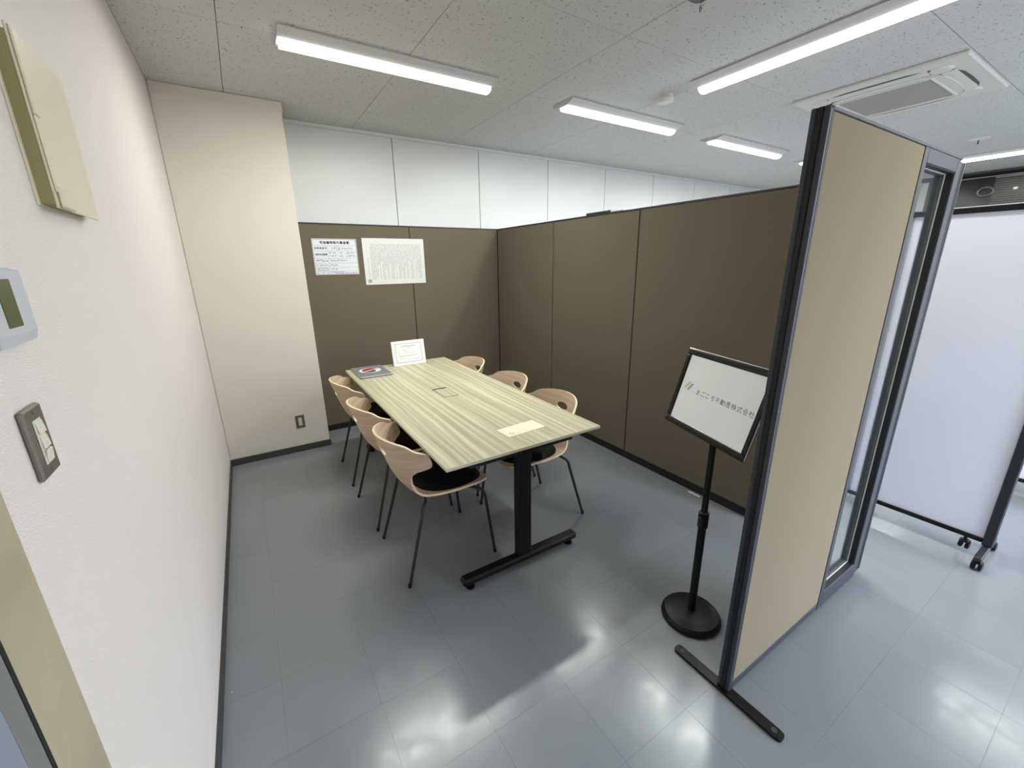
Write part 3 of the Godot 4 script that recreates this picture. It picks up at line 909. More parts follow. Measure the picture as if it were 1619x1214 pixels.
# ---------------------------------------------------------------- brown partitions and the divider
func build_partitions() -> void:
	var h := 1.90
	var t := thing("room_divider", "brown fabric partition with two notices, standing against the white panel wall", "partition", Vector3(0.768, 0, -4.122))
	var wd := 1.965
	part("core", span(Vector3(0, 0.0, -0.038), Vector3(wd + 0.044, h - 0.012, -0.006)), M.black_strip, t)
	for e in [[0.006, 0.977], [0.985, wd - 0.004]]:
		part("fabric_panel", span(Vector3(e[0], 0.058, -0.010), Vector3(e[1], h - 0.012, 0.0), 0.003), M.brown_fabric, t)
	part("base_strip", span(Vector3(0, 0, -0.012), Vector3(wd, 0.056, -0.001), 0.001), M.black_strip, t)
	part("top_rail", span(Vector3(0, h - 0.011, -0.039), Vector3(wd + 0.04, h, 0.001), 0.001), M.frame_dark, t)

	t = thing("room_divider", "long brown fabric partition of three panels beside the table and the sign stand", "partition", Vector3(2.733, 0, -4.122))
	var ln := 3.0
	part("core", span(Vector3(0.006, 0, 0.002), Vector3(0.036, h - 0.012, ln)), M.black_strip, t)
	for e in [[0.004, 0.985], [0.993, 1.968], [1.976, ln - 0.004]]:
		part("fabric_panel", span(Vector3(0, 0.058, e[0]), Vector3(0.010, h - 0.012, e[1]), 0.003), M.brown_fabric, t)
		part("fabric_panel", span(Vector3(0.032, 0.058, e[0]), Vector3(0.042, h - 0.012, e[1]), 0.003), M.brown_fabric, t)
	part("base_strip", span(Vector3(0.001, 0, 0.002), Vector3(0.041, 0.056, ln), 0.001), M.black_strip, t)
	part("top_rail", span(Vector3(-0.001, h - 0.011, 0.0), Vector3(0.043, h, ln + 0.004), 0.001), M.frame_dark, t)
	part("end_post", span(Vector3(-0.001, 0, ln), Vector3(0.043, h - 0.011, ln + 0.03), 0.003), M.frame_grey, t)

	# bracket lying on top of the long partition
	t = thing("desk_clamp", "dark grey clamp lying along the top of the long brown partition", "clamp", Vector3(2.752, h, -2.71))
	part("clamp_bar", span(Vector3(-0.018, 0, 0), Vector3(0.012, 0.018, 0.27), 0.004), M.frame_dark, t)
	part("clamp_lip", span(Vector3(-0.018, 0, 0.27), Vector3(0.012, 0.011, 0.40), 0.003), M.plastic_grey, t)

	# free standing divider with its glazed end
	t = thing("room_divider", "beige fabric divider with a narrow glazed end, freestanding on a flat foot", "partition", Vector3(1.584, 0, -0.578))
	var zf := 0.022
	part("post", span(Vector3(0, 0.018, -zf + 0.003), Vector3(0.014, h, zf - 0.003), 0.002), M.frame_dark, t)
	for e in [[-zf, -0.0085], [-0.0065, 0.0065], [0.0085, zf]]:
		part("post_rib", span(Vector3(-0.003, 0.018, e[0]), Vector3(0.010, h, e[1]), 0.002), M.black_strip if e[0] == -0.0065 else M.frame_grey, t)
	var st := begin()
	spanst(st, Vector3(0.010, 0.018, zf - 0.006), Vector3(0.017, h, zf), 0.001)
	spanst(st, Vector3(0.010, 0.018, -zf), Vector3(0.017, h, -zf + 0.006), 0.001)
	part("edge_trim", st.commit(), M.frame_grey, t)
	part("core", span(Vector3(0.012, 0.03, -0.014), Vector3(0.68, h - 0.012, 0.014)), M.frame_dark, t)
	for s in [1.0, -1.0]:
		part("fabric_panel", span(Vector3(0.018, 0.058, 0.012 * s), Vector3(0.681, h - 0.010, (zf - 0.001) * s), 0.003), M.beige_fabric if s > 0 else M.brown_fabric, t)
	part("base_strip", span(Vector3(0.012, 0.018, -zf + 0.001), Vector3(0.683, 0.056, zf - 0.001), 0.002), M.frame_grey, t)
	part("top_rail", span(Vector3(0.0, h - 0.010, -zf), Vector3(1.09, h, zf), 0.002), M.frame_grey, t)
	part("seam_strip", span(Vector3(0.682, 0.018, -zf), Vector3(0.688, h - 0.01, zf + 0.0005), 0.001), M.frame_dark, t)
	# glazed frame
	var gx0 := 0.688
	var gx1 := 1.075
	st = begin()
	var zb := -0.036
	spanst(st, Vector3(gx0, 0.018, zb), Vector3(gx0 + 0.032, h - 0.010, zf), 0.002)
	spanst(st, Vector3(gx1 - 0.032, 0.018, zb), Vector3(gx1, h - 0.010, zf), 0.002)
	spanst(st, Vector3(gx0 + 0.032, 0.018, zb), Vector3(gx1 - 0.032, 0.10, zf), 0.002)
	spanst(st, Vector3(gx0 + 0.032, 1.845, zb), Vector3(gx1 - 0.032, h - 0.010, zf), 0.002)
	var gf := part("glazing_frame", st.commit(), M.frame_grey, t)
	st = begin()      # dark liner round the opening
	spanst(st, Vector3(gx0 + 0.032, 0.10, zb), Vector3(gx0 + 0.0345, 1.845, zf - 0.004))
	spanst(st, Vector3(gx1 - 0.0345, 0.10, zb), Vector3(gx1 - 0.032, 1.845, zf - 0.004))
	spanst(st, Vector3(gx0 + 0.0345, 0.10, zb), Vector3(gx1 - 0.0345, 0.1025, zf - 0.004))
	spanst(st, Vector3(gx0 + 0.0345, 1.8425, zb), Vector3(gx1 - 0.0345, 1.845, zf - 0.004))
	part("glazing_liner", st.commit(), M.black_strip, gf)
	st = begin()      # pale gasket that holds the pane
	spanst(st, Vector3(gx1 - 0.0365, 0.1025, -0.006), Vector3(gx1 - 0.0345, 1.8425, -0.003), 0.0005)
	spanst(st, Vector3(gx0 + 0.0345, 0.1025, -0.006), Vector3(gx0 + 0.0365, 1.8425, -0.003), 0.0005)
	spanst(st, Vector3(gx0 + 0.0365, 0.1025, -0.006), Vector3(gx1 - 0.0365, 0.1050, -0.003), 0.0005)
	spanst(st, Vector3(gx0 + 0.0365, 1.8400, -0.006), Vector3(gx1 - 0.0365, 1.8425, -0.003), 0.0005)
	part("glazing_gasket", st.commit(), M.plastic_white, gf)
	part("glass_pane", span(Vector3(gx0 + 0.0345, 0.1025, -0.0095), Vector3(gx1 - 0.0345, 1.8425, -0.0062)), M.glass, t)
	part("end_post", span(Vector3(gx1 + 0.001, 0.03, -zf), Vector3(gx1 + 0.078, h - 0.014, zf - 0.008), 0.002), M.frame_dark, t)
	part("post_rib", span(Vector3(gx1 + 0.003, 0.03, zf - 0.008), Vector3(gx1 + 0.030, h - 0.014, zf - 0.002), 0.002), M.frame_grey, t)
	part("post_rib", span(Vector3(gx1 + 0.040, 0.03, zf - 0.008), Vector3(gx1 + 0.052, h - 0.014, zf - 0.003), 0.002), M.frame_dark, t)
	part("post_rib", span(Vector3(gx1 + 0.062, 0.03, zf - 0.008), Vector3(gx1 + 0.078, h - 0.014, zf - 0.003), 0.002), M.frame_dark, t)
	part("post_glide", span(Vector3(gx1 + 0.020, 0.0, -0.015), Vector3(gx1 + 0.060, 0.03, 0.010), 0.004), M.black_metal, t)
	# flat foot with its two screws
	st = begin()
	var fp := PackedVector2Array()
	for k in 20:
		var a := TAU * k / 20.0
		fp.append(Vector2(signf(cos(a)) * pow(absf(cos(a)), 0.6) * 0.020, signf(sin(a)) * pow(absf(sin(a)), 0.6) * 0.03 + (0.178 if sin(a) >= 0 else -0.178)))
	prism(st, fp, func(p: Vector2, d: float) -> Vector3: return Vector3(p.x + 0.008, d, p.y), 0.0, 0.012, Vector3.UP)
	var foot := part("foot", st.commit(), M.black_metal, t)
	part("foot_block", span(Vector3(-0.004, 0.012, -0.02), Vector3(0.03, 0.02, 0.02), 0.001), M.black_metal, t)
	for e in [-0.178, 0.178]:
		st = begin()
		lathe(st, [Vector2(0.010, 0.0), Vector2(0.010, 0.002), Vector2(0.006, 0.0025), Vector2(0.0001, 0.0008)], 14)
		part("screw", st.commit(), M.frame_grey, foot, Vector3(0.008, 0.012, e))

	# notices on the back partition
	t = thing("licence_notice", "framed white notice with a table of black lettering, on the brown partition", "notice", Vector3(0.867, 1.463, -4.1212))
	part("plate", span(Vector3(0, 0, 0), Vector3(0.374, 0.308, 0.005), 0.001), M.plastic_white, t)
	part("print", sheet(Vector3(0.001, 0.307, 0.0053), Vector3(0.373, 0.307, 0.0053), Vector3(0.373, 0.001, 0.0053), Vector3(0.001, 0.001, 0.0053)), licence_print(), t)
	t = thing("fee_poster", "larger white poster covered with columns of tiny text, on the brown partition", "poster", Vector3(1.291, 1.364, -4.1212))
	part("plate", span(Vector3(0, 0, 0), Vector3(0.59, 0.418, 0.003), 0.0008), M.paper, t)
	part("print", sheet(Vector3(0.001, 0.417, 0.0033), Vector3(0.589, 0.417, 0.0033), Vector3(0.589, 0.001, 0.0033), Vector3(0.001, 0.001, 0.0033)), poster_print(), t)

	# scraps on the floor
	t = thing("plastic_strip", "small white plastic strip on the floor against the black base strip", "plastic strip", Vector3(2.70, 0, -1.475))
	part("strip", span(Vector3(-0.008, 0, -0.045), Vector3(0.008, 0.008, 0.045), 0.003), M.plastic_white, t)
	t = thing("paper_scrap", "tiny white scrap on the floor by the baseboard of the cream wall", "scrap", Vector3(0.031, 0, -1.572))
	part("scrap", box(Vector3(0, 0.001, 0), Vector3(0.004, 0.002, 0.003), 0.0005), M.paper, t)

# ---------------------------------------------------------------- table and what stands on it
func build_table() -> void:
	var top := 0.7174
	var x0 := 0.907
	var x1 := 1.780
	var z0 := -3.517
	var z1 := -1.473
	var cx := (x0 + x1) / 2
	var cz := (z0 + z1) / 2
	var t := thing("meeting_table", "long wood grain meeting table on black T-shaped legs", "table", Vector3(cx, 0, cz))
	var hx := (x1 - x0) / 2
	var hz := (z1 - z0) / 2
	part("tabletop", box(Vector3(0, top - 0.0065, 0), Vector3(hx * 2 - 0.004, 0.013, hz * 2 - 0.004), 0.0006), M.table_wood, t)
	var st := begin()
	for e in [[Vector3(-hx, 0, -hz), Vector3(-hx + 0.002, 0, hz)], [Vector3(hx - 0.002, 0, -hz), Vector3(hx, 0, hz)], [Vector3(-hx + 0.002, 0, -hz), Vector3(hx - 0.002, 0, -hz + 0.002)], [Vector3(-hx + 0.002, 0, hz - 0.002), Vector3(hx - 0.002, 0, hz)]]:
		spanst(st, e[0] + Vector3(0, top - 0.014, 0), e[1] + Vector3(0, top + 0.0002, 0), 0.0005)
	part("edge_band", st.commit(), M.table_edge, t)
	st = begin()
	var lo := Vector3(hx - 0.03, 0, hz - 0.03)
	var hi := Vector3(hx - 0.002, 0, hz - 0.002)
	var y0 := top - 0.028
	var y1 := top - 0.013
	for k in 4:
		var s: Vector2 = [Vector2(-1, -1), Vector2(1, -1), Vector2(1, 1), Vector2(-1, 1)][k]
		var u: Vector2 = [Vector2(-1, -1), Vector2(1, -1), Vector2(1, 1), Vector2(-1, 1)][(k + 1) % 4]
		face(st, [Vector3(s.x * lo.x, y0, s.y * lo.z), Vector3(u.x * lo.x, y0, u.y * lo.z), Vector3(u.x * hi.x, y1, u.y * hi.z), Vector3(s.x * hi.x, y1, s.y * hi.z)], Vector3((s.x + u.x), -0.6, (s.y + u.y)))
	face(st, [Vector3(-lo.x, y0, -lo.z), Vector3(lo.x, y0, -lo.z), Vector3(lo.x, y0, lo.z), Vector3(-lo.x, y0, lo.z)], Vector3.DOWN)
	part("underside", st.commit(), M.table_edge, t)
	part("beam", span(Vector3(-0.045, top - 0.075, -0.88), Vector3(0.045, top - 0.0285, 0.88), 0.003), M.black_metal, t)
	for s in [-1.0, 1.0]:
		var zz: float = s * (hz - 0.085)
		part("crossbar", span(Vector3(-0.30, top - 0.066, zz - 0.025), Vector3(0.30, top - 0.0285, zz + 0.025), 0.003), M.black_metal, t)
		part("leg_column", span(Vector3(-0.039, 0.062, zz - 0.022), Vector3(0.041, top - 0.066, zz + 0.022), 0.004), M.black_metal, t)
		var f := part("leg_foot", span(Vector3(-0.358, 0.028, zz - 0.03), Vector3(0.352, 0.066, zz + 0.03), 0.010), M.black_metal, t)
		for e in [-0.315, 0.308]:
			st = begin()
			lathe(st, [Vector2(0.012, 0.028), Vector2(0.012, 0.012), Vector2(0.022, 0.010), Vector2(0.022, 0.0), Vector2(0.0001, 0.0)], 18)
			part("glide", st.commit(), M.black_metal, f, Vector3(e, 0, zz))
	# cable flap
	part("cable_well", span(Vector3(-0.052, top - 0.003, -0.105), Vector3(0.050, top + 0.0005, 0.112), 0.0002), M.dark_gap, t)
	part("cable_flap", span(Vector3(-0.048, top - 0.002, -0.082), Vector3(0.046, top + 0.0012, 0.107), 0.0004), M.table_wood, t)

	# things on the table
	t = thing("plastic_folder", "grey plastic folder with a red and green round logo on the table corner", "folder", Vector3(0.946, top, -3.502))
	part("cover", span(Vector3(0, 0.001, 0), Vector3(0.243, 0.014, 0.352), 0.004), M.folder_grey, t)
	part("print", sheet(Vector3(0.004, 0.0143, 0.004), Vector3(0.239, 0.0143, 0.004), Vector3(0.239, 0.0143, 0.348), Vector3(0.004, 0.0143, 0.348)), folder_print(), t)
	part("spine", span(Vector3(0.236, 0, 0.002), Vector3(0.247, 0.016, 0.350), 0.004), M.acrylic, t)

	t = thing("certificate_stand", "white certificate leaning in a clear stand on the table's far edge", "certificate", Vector3(1.418, top, -3.402))
	var bs := Basis(Vector3.RIGHT, -0.17)
	st = begin()
	rbox(st, bs * Vector3(0, 0.105, 0), Vector3(0.285, 0.208, 0.004), 0.001, bs)
	part("card", st.commit(), M.paper, t)
	part("print", sheet(bs * Vector3(-0.141, 0.208, 0.0023), bs * Vector3(0.141, 0.208, 0.0023), bs * Vector3(0.141, 0.002, 0.0023), bs * Vector3(-0.141, 0.002, 0.0023)), certificate_print(), t)
	st = begin()
	rbox(st, bs * Vector3(0, 0.10, -0.004), Vector3(0.29, 0.20, 0.003), 0.001, bs)
	spanst(st, Vector3(-0.10, 0, -0.085), Vector3(0.10, 0.003, -0.003), 0.001)
	part("acrylic_back", st.commit(), M.acrylic, t)

	t = thing("paper_envelope", "cream business envelope lying near the open end of the table", "envelope", Vector3(1.414, top, -1.673))
	t.rotation.y = 0.07
	part("paper", span(Vector3(-0.118, 0, -0.058), Vector3(0.118, 0.002, 0.058), 0.0008), M.envelope, t)
	part("print", sheet(Vector3(-0.117, 0.0023, -0.057), Vector3(0.117, 0.0023, -0.057), Vector3(0.117, 0.0023, 0.057), Vector3(-0.117, 0.0023, 0.057)), envelope_print(), t)

# ---------------------------------------------------------------- bentwood chair
var spine := []          # dense points along the chair's middle, with arc length
var spine_len := []

func spine_at(t: float) -> Array:      # point and tangent (x forward, y up)
	var i := 1
	while i < spine.size() - 1 and spine_len[i] < t:
		i += 1
	var k := clampf((t - spine_len[i - 1]) / maxf(spine_len[i] - spine_len[i - 1], 1e-6), 0.0, 1.0)
	var p: Vector2 = spine[i - 1].lerp(spine[i], k)
	var a: Vector2 = spine[mini(i + 1, spine.size() - 1)] - spine[maxi(i - 2, 0)]
	return [p, a.normalized()]

func shell_point(q: Vector2, off := 0.0) -> Array:    # q.x across, q.y along the shell -> position and normal towards the sitter
	var s := spine_at(q.y)
	var p: Vector2 = s[0]
	var tg: Vector2 = s[1]
	var n := Vector2(tg.y, -tg.x)
	var k := lerpf(0.7, 3.55, smoothstep(0.36, 0.56, q.y))
	var dip := (1.0 - cos(k * q.x)) / k
	var pos := Vector3(p.x + n.x * dip, p.y + n.y * dip, sin(k * q.x) / k)
	var nor := Vector3(n.x * cos(k * q.x), n.y * cos(k * q.x), -sin(k * q.x))
	return [pos + nor * off, nor]

func make_chair(label: String) -> Node3D:
	var ctl := [Vector2(0.250, 0.418), Vector2(0.225, 0.431), Vector2(0.12, 0.437), Vector2(0.0, 0.434), Vector2(-0.10, 0.436), Vector2(-0.158, 0.455), Vector2(-0.19, 0.492), Vector2(-0.213, 0.540), Vector2(-0.234, 0.600), Vector2(-0.257, 0.675), Vector2(-0.280, 0.753)]
	spine = spline(ctl, 8)
	spine_len = [0.0]
	for i in range(1, spine.size()):
		spine_len.append(spine_len[i - 1] + spine[i].distance_to(spine[i - 1]))
	var total: float = spine_len[-1]
	# outline of the flat blank: half of it, mirrored
	var half := [Vector2(0.10, 0.003), Vector2(0.165, 0.018), Vector2(0.208, 0.06), Vector2(0.226, 0.13), Vector2(0.226, 0.21), Vector2(0.212, 0.295), Vector2(0.190, 0.37), Vector2(0.170, 0.43), Vector2(0.164, 0.48), Vector2(0.176, 0.520), Vector2(0.215, 0.546), Vector2(0.262, 0.555), Vector2(0.293, 0.562), Vector2(0.303, 0.578), Vector2(0.304, 0.606), Vector2(0.300, 0.632), Vector2(0.280, 0.648), Vector2(0.245, 0.667), Vector2(0.20, total - 0.038), Vector2(0.10, total - 0.009)]
	var loop := []
	loop.append(Vector2(0, 0))
	loop.append_array(half)
	loop.append(Vector2(0, total))
	for i in range(half.size() - 1, -1, -1):
		loop.append(Vector2(-half[i].x, half[i].y))
	var outline := PackedVector2Array(spline(loop, 7, true))
	var hole := PackedVector2Array()
	for k in 28:
		hole.append(Vector2(cos(TAU * k / 28) * 0.056, 0.647 + sin(TAU * k / 28) * 0.0225))
	var pts := PackedVector2Array()
	pts.append_array(outline)
	pts.append_array(hole)
	var y := 0.008
	var row := 0
	while y < total:
		var x := -0.315 + (0.006 if row % 2 else 0.0)
		while x < 0.32:
			var p := Vector2(x, y)
			if Geometry2D.is_point_in_polygon(p, outline) and not Geometry2D.is_point_in_polygon(p, hole):
				var near := 1.0
				for q in outline:
					near = minf(near, q.distance_squared_to(p))
				for q in hole:
					near = minf(near, q.distance_squared_to(p))
				if near > 0.00005:
					pts.append(p)
			x += 0.019
		y += 0.016
		row += 1
	var tri := Geometry2D.triangulate_delaunay(pts)
	var th := 0.0055
	var top := begin()
	for i in range(0, tri.size(), 3):
		var c := (pts[tri[i]] + pts[tri[i + 1]] + pts[tri[i + 2]]) / 3.0
		if not Geometry2D.is_point_in_polygon(c, outline) or Geometry2D.is_point_in_polygon(c, hole):
			continue
		for s in [1.0, -1.0]:
			var v := []
			for k in 3:
				var q := pts[tri[i + k]]
				var e := shell_point(q, th * s)
				v.append([e[0], e[1] * s, Vector2(q.y * 1.6, q.x * 1.6 + 0.5)])
			var n: Vector3 = (v[1][0] - v[0][0]).cross(v[2][0] - v[0][0])
			for k in ([0, 2, 1] if n.dot(v[0][1]) > 0.0 else [0, 1, 2]):
				top.set_normal(v[k][1])
				top.set_uv(v[k][2])
				top.add_vertex(v[k][0])
	var rims := []
	for e in [[outline, 1.0], [hole, -1.0]]:
		var rim := begin()
		var lp: PackedVector2Array = e[0]
		for i in lp.size():
			var a := lp[i]
			var b := lp[(i + 1) % lp.size()]
			var d := (b - a).normalized()
			var o2 := Vector2(d.y, -d.x)
			if Geometry2D.is_point_in_polygon((a + b) * 0.5 + o2 * 0.0008, lp) == (e[1] > 0.0):
				o2 = -o2
			var outw: Vector3 = shell_point((a + b) * 0.5 + o2 * 0.004)[0] - shell_point((a + b) * 0.5)[0]
			face(rim, [shell_point(a, th)[0], shell_point(b, th)[0], shell_point(b, -th)[0], shell_point(a, -th)[0]], outw)
		rims.append(rim.commit())
	var t := thing("bentwood_chair", label, "chair", Vector3.ZERO, "bentwood chairs around the meeting table")
	var sh := part("plywood_shell", top.commit(), M.plywood, t)
	part("plywood_edge", rims[0], M.ply_edge, sh)
	part("handle_hole_edge", rims[1], M.ply_edge, sh)
	# seat pad
	var pad := begin()
	var rings := 10
	var seg := 44
	var grid := []
	for r in rings + 1:
		var line := []
		for k in seg:
			var a := TAU * k / seg
			var u := float(r) / rings
			var ca := signf(cos(a)) * pow(absf(cos(a)), 0.82)
			var sa := signf(sin(a)) * pow(absf(sin(a)), 0.82)
			var wide := 0.213 - 0.022 * maxf(0.0, sa)
			var q := Vector2(ca * wide * u, 0.200 + sa * 0.187 * u)
			var hgt := 0.006 + 0.036 * pow(1.0 - pow(u, 5.0), 0.5)
			line.append(shell_point(q, hgt)[0])
		grid.append(line)
	for r in rings:
		for k in seg:
			var k2 := (k + 1) % seg
			for m in [[[r, k], [r + 1, k], [r + 1, k2]], [[r, k], [r + 1, k2], [r, k2]]]:
				var v: Array = [grid[m[0][0]][m[0][1]], grid[m[1][0]][m[1][1]], grid[m[2][0]][m[2][1]]]
				if (v[1] - v[0]).cross(v[2] - v[0]).y > 0.0:
					v.reverse()
				for p in v:
					pad.set_smooth_group(0)
					pad.add_vertex(p)
	pad.index()
	pad.generate_normals()
	part("seat_pad", pad.commit(), M.black_pad, t)
	# four tube legs, each bent out from under the seat
	for e in [[1.0, 1.0], [1.0, -1.0], [-1.0, 1.0], [-1.0, -1.0]]:
		var f: float = e[0]
		var s: float = e[1]
		var path := [Vector3(0.03 * f, 0.415, 0.05 * s), Vector3(0.09 * f, 0.414, 0.12 * s)]
		if f > 0.0:
			path += [Vector3(0.155, 0.410, 0.182 * s), Vector3(0.193, 0.388, 0.203 * s), Vector3(0.204, 0.35, 0.208 * s), Vector3(0.243, 0.006, 0.227 * s)]
		else:
			path += [Vector3(-0.115, 0.408, 0.172 * s), Vector3(-0.138, 0.385, 0.196 * s), Vector3(-0.147, 0.35, 0.202 * s), Vector3(-0.245, 0.006, 0.228 * s)]
		var st := begin()
		var smooth := spline(path.slice(0, 5), 5)
		smooth.append(path[5])
		tube(st, smooth, 0.0085, 10)
		var lg := part("leg", st.commit(), M.dark_steel, t)
		st = begin()
		lathe(st, [Vector2(0.0088, 0.02), Vector2(0.0092, 0.002), Vector2(0.008, 0.0), Vector2(0.0001, 0.0)], 12)
		part("foot_cap", st.commit(), M.black_metal, lg, path[5] - Vector3(0, 0.006, 0))
	return t

func build_chairs() -> void:
	var c := make_chair("wooden chair with black pad, cream wall's side of the table, at the envelope end")
	c.position = Vector3(1.02, 0, -1.945)
	dup(c, "wooden chair with black pad, middle one on the cream wall's side of the table", Vector3(1.005, 0, -2.50), 0.02)
	dup(c, "wooden chair with black pad, cream wall's side of the table, beside the grey folder", Vector3(1.008, 0, -3.12), -0.03)
	dup(c, "wooden chair with black pad, brown partition's side of the table, at the envelope end", Vector3(1.668, 0, -1.955), PI)
	dup(c, "wooden chair with black pad, middle one on the brown partition's side of the table", Vector3(1.69, 0, -2.515), PI + 0.02)
	dup(c, "wooden chair with black pad, brown partition's side of the table, at its far end", Vector3(1.69, 0, -3.16), PI - 0.02)

# ---------------------------------------------------------------- sign stand
func build_sign() -> void:
	var base := Vector3(1.785, 0, -0.855)
	var t := thing("sign_stand", "black pole sign stand with a tilted framed company name, on a round base", "sign", base)
	var st := begin()
	lathe(st, [Vector2(0.0001, 0.042), Vector2(0.03, 0.041), Vector2(0.085, 0.036), Vector2(0.112, 0.028), Vector2(0.124, 0.016), Vector2(0.126, 0.006), Vector2(0.122, 0.0), Vector2(0.0001, 0.0)], 48)
	part("round_base", st.commit(), M.black_metal, t)
	st = begin()
	tube(st, [Vector3(0, 0.03, 0), Vector3(0, 0.50, 0)], 0.0165, 18)
	part("lower_pole", st.commit(), M.black_metal, t)
	st = begin()
	tube(st, [Vector3(0, 0.50, 0), Vector3(0, 0.90, 0)], 0.013, 18)
	part("upper_pole", st.commit(), M.black_metal, t)
	st = begin()
	lathe(st, [Vector2(0.017, 0.46), Vector2(0.021, 0.47), Vector2(0.021, 0.535), Vector2(0.0135, 0.54)], 20)
	part("collar", st.commit(), M.black_metal, t)
	st = begin()
	tube(st, [Vector3(-0.015, 0.51, 0.0), Vector3(-0.036, 0.51, 0.008)], 0.007, 10)
	rbox(st, Vector3(-0.037, 0.51, 0.008), Vector3(0.008, 0.04, 0.016), 0.003)
	part("clamp_knob", st.commit(), M.dark_steel, t)
	var bs := Basis(Vector3.UP, -1.8665) * Basis(Vector3.RIGHT, -0.2836)
	var c := Vector3(1.798, 1.0206, -0.8813) - base
	var w := 0.45
	var h := 0.33
	st = begin()
	tube(st, [Vector3(0, 0.86, 0), Vector3(0, 0.92, 0), c + bs * Vector3(0, -0.05, -0.012)], 0.013, 14)
	part("neck", st.commit(), M.black_metal, t)
	st = begin()
	for e in [[Vector3(0, h / 2 - 0.0125, 0), Vector3(w, 0.025, 0.016)], [Vector3(0, -h / 2 + 0.0125, 0), Vector3(w, 0.025, 0.016)], [Vector3(-w / 2 + 0.0125, 0, 0), Vector3(0.025, h - 0.05, 0.016)], [Vector3(w / 2 - 0.0125, 0, 0), Vector3(0.025, h - 0.05, 0.016)]]:
		rbox(st, c + bs * e[0], e[1], 0.005, bs)
	var fr := part("sign_frame", st.commit(), M.black_metal, t)
	st = begin()
	for e in [[Vector3(0, h / 2 + 0.0005, 0.003), Vector3(w - 0.004, 0.003, 0.006)], [Vector3(0, -h / 2 + 0.0265, 0.003), Vector3(w - 0.05, 0.003, 0.008)], [Vector3(w / 2 + 0.0005, 0, 0.003), Vector3(0.003, h - 0.01, 0.006)]]:
		rbox(st, c + bs * e[0], e[1], 0.001, bs)
	part("bright_edge", st.commit(), M.aluminium, fr)
	st = begin()
	rbox(st, c + bs * Vector3(0, 0, -0.004), Vector3(w - 0.03, h - 0.03, 0.006), 0.001, bs)
	part("back_board", st.commit(), M.black_metal, t)
	var sx := w / 2 - 0.024
	var sy := h / 2 - 0.024
	part("sign_sheet", sheet(c + bs * Vector3(-sx, sy, 0.0015), c + bs * Vector3(sx, sy, 0.0015), c + bs * Vector3(sx, -sy, 0.0015), c + bs * Vector3(-sx, -sy, 0.0015)), sign_print(), t)

# ---------------------------------------------------------------- rolling screens at the right
func caster(parent: Node3D, at: Vector3) -> void:
	var st := begin()
	tube(st, [Vector3(0, 0.075, 0), Vector3(0, 0.045, 0)], 0.007, 10)
	spanst(st, Vector3(-0.012, 0.04, -0.016), Vector3(0.022, 0.056, 0.016), 0.004)
	var o := part("caster", st.commit(), M.black_metal, parent, at)
	for s in [-1.0, 1.0]:
		st = begin()
		lathe(st, [Vector2(0.0001, 0.009), Vector2(0.014, 0.010), Vector2(0.024, 0.007), Vector2(0.026, 0.0), Vector2(0.024, -0.007), Vector2(0.0001, -0.008)], 22)
		var wl := part("wheel", st.commit(), M.black_metal, o, Vector3(0.014, 0.026, s * 0.013))
		wl.rotation.x = PI / 2

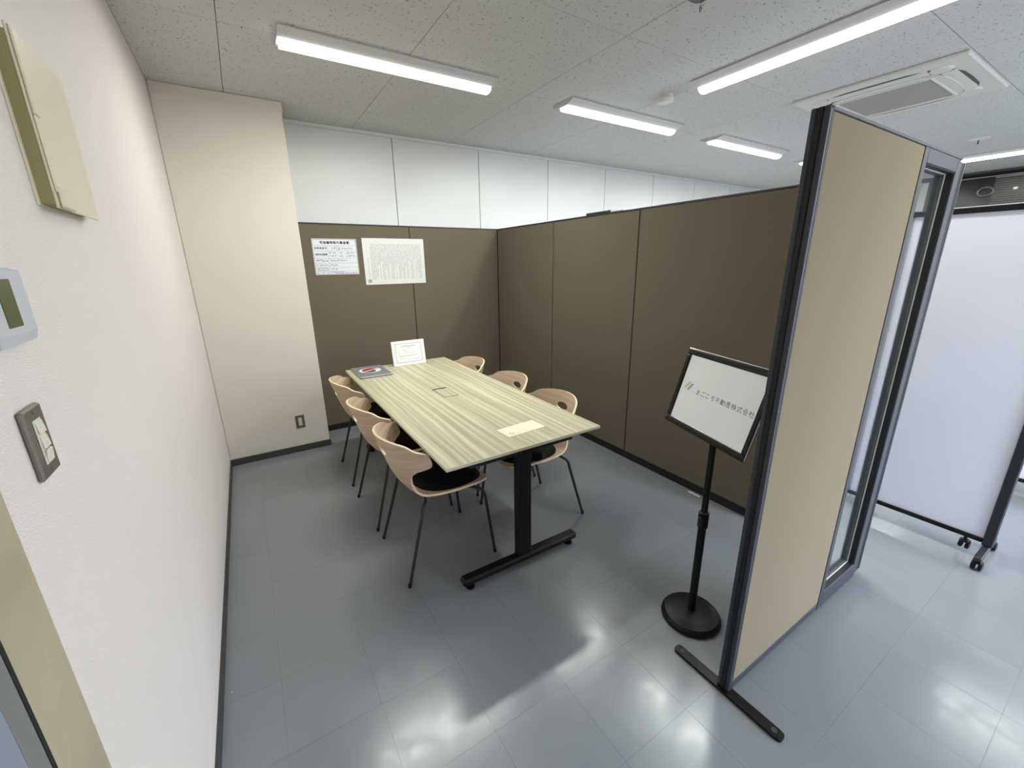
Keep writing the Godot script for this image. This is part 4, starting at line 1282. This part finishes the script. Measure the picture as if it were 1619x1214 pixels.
func rolling_screen(label: String, at: Vector3, length: float, foot: bool) -> void:   # runs along z from its base point
	var t := thing("rolling_screen", label, "screen", at, "")
	var y0 := 0.094
	var y1 := 1.775
	part("sheet", span(Vector3(-0.006, y0 + 0.024, -length + 0.022), Vector3(0.006, y1 - 0.024, -0.03), 0.001), M.screen_sheet, t)
	part("bottom_rail", span(Vector3(-0.013, y0, -length), Vector3(0.013, y0 + 0.026, -0.04), 0.003), M.black_metal, t)
	part("top_rail", span(Vector3(-0.013, y1 - 0.028, -length), Vector3(0.013, y1, -0.04), 0.003), M.black_metal, t)
	part("side_post", span(Vector3(-0.013, y0 + 0.026, -length), Vector3(0.013, y1 - 0.028, -length + 0.024), 0.003), M.black_metal, t)
	part("side_post", span(Vector3(-0.018, y0 - 0.012, -0.04), Vector3(0.022, y1, 0.0), 0.004), M.frame_dark, t)
	caster(t, Vector3(0, 0.018, -length + 0.13))
	caster(t, Vector3(0, 0.018, -0.10))
	if foot:
		part("foot_bar", span(Vector3(-0.17, 0.058, -0.036), Vector3(0.15, 0.082, -0.006), 0.005), M.frame_dark, t)
		caster(t, Vector3(-0.15, -0.0001, -0.02))
		caster(t, Vector3(0.13, -0.0001, -0.02))

func build_screens() -> void:
	rolling_screen("white ribbed rolling screen with black frame and casters behind the glazed divider end", Vector3(3.40, 0, -0.225), 0.65, true)
	rolling_screen("white rolling screen in a black frame standing farther back, showing past the first one's post", Vector3(4.50, 0, -0.12), 0.65, true)

# ----------------------------------------------------------------
func _ready() -> void:
	rng.seed = 20240
	var cam := Camera3D.new()
	cam.name = "camera"
	cam.fov = 85.6157
	cam.near = 0.03
	cam.far = 60.0
	cam.position = Vector3(0.31445, 1.54106, 0.0)
	cam.rotation = Vector3(deg_to_rad(-16.22023), deg_to_rad(-32.04229), deg_to_rad(-0.79097))
	add_child(cam)
	cam.current = true
	var env := Environment.new()
	env.background_mode = Environment.BG_SKY
	var sky := Sky.new()
	var sm := ProceduralSkyMaterial.new()
	sm.sky_top_color = col(186, 203, 228)
	sm.sky_horizon_color = col(220, 227, 237)
	sm.ground_bottom_color = col(120, 122, 126)
	sm.ground_horizon_color = col(170, 176, 184)
	sky.sky_material = sm
	env.sky = sky
	env.background_energy_multiplier = SKY_ENERGY
	env.tonemap_mode = Environment.TONE_MAPPER_LINEAR
	env.tonemap_exposure = EXPOSURE
	env.sdfgi_enabled = true
	env.ssao_enabled = true
	env.ssil_enabled = true
	var we := WorldEnvironment.new()
	we.environment = env
	we.name = "environment"
	add_child(we)
	build_materials()
	build_room()
	build_ceiling_things()
	build_partitions()
	build_table()
	build_chairs()
	build_sign()
	build_screens()
	build_wall_things()
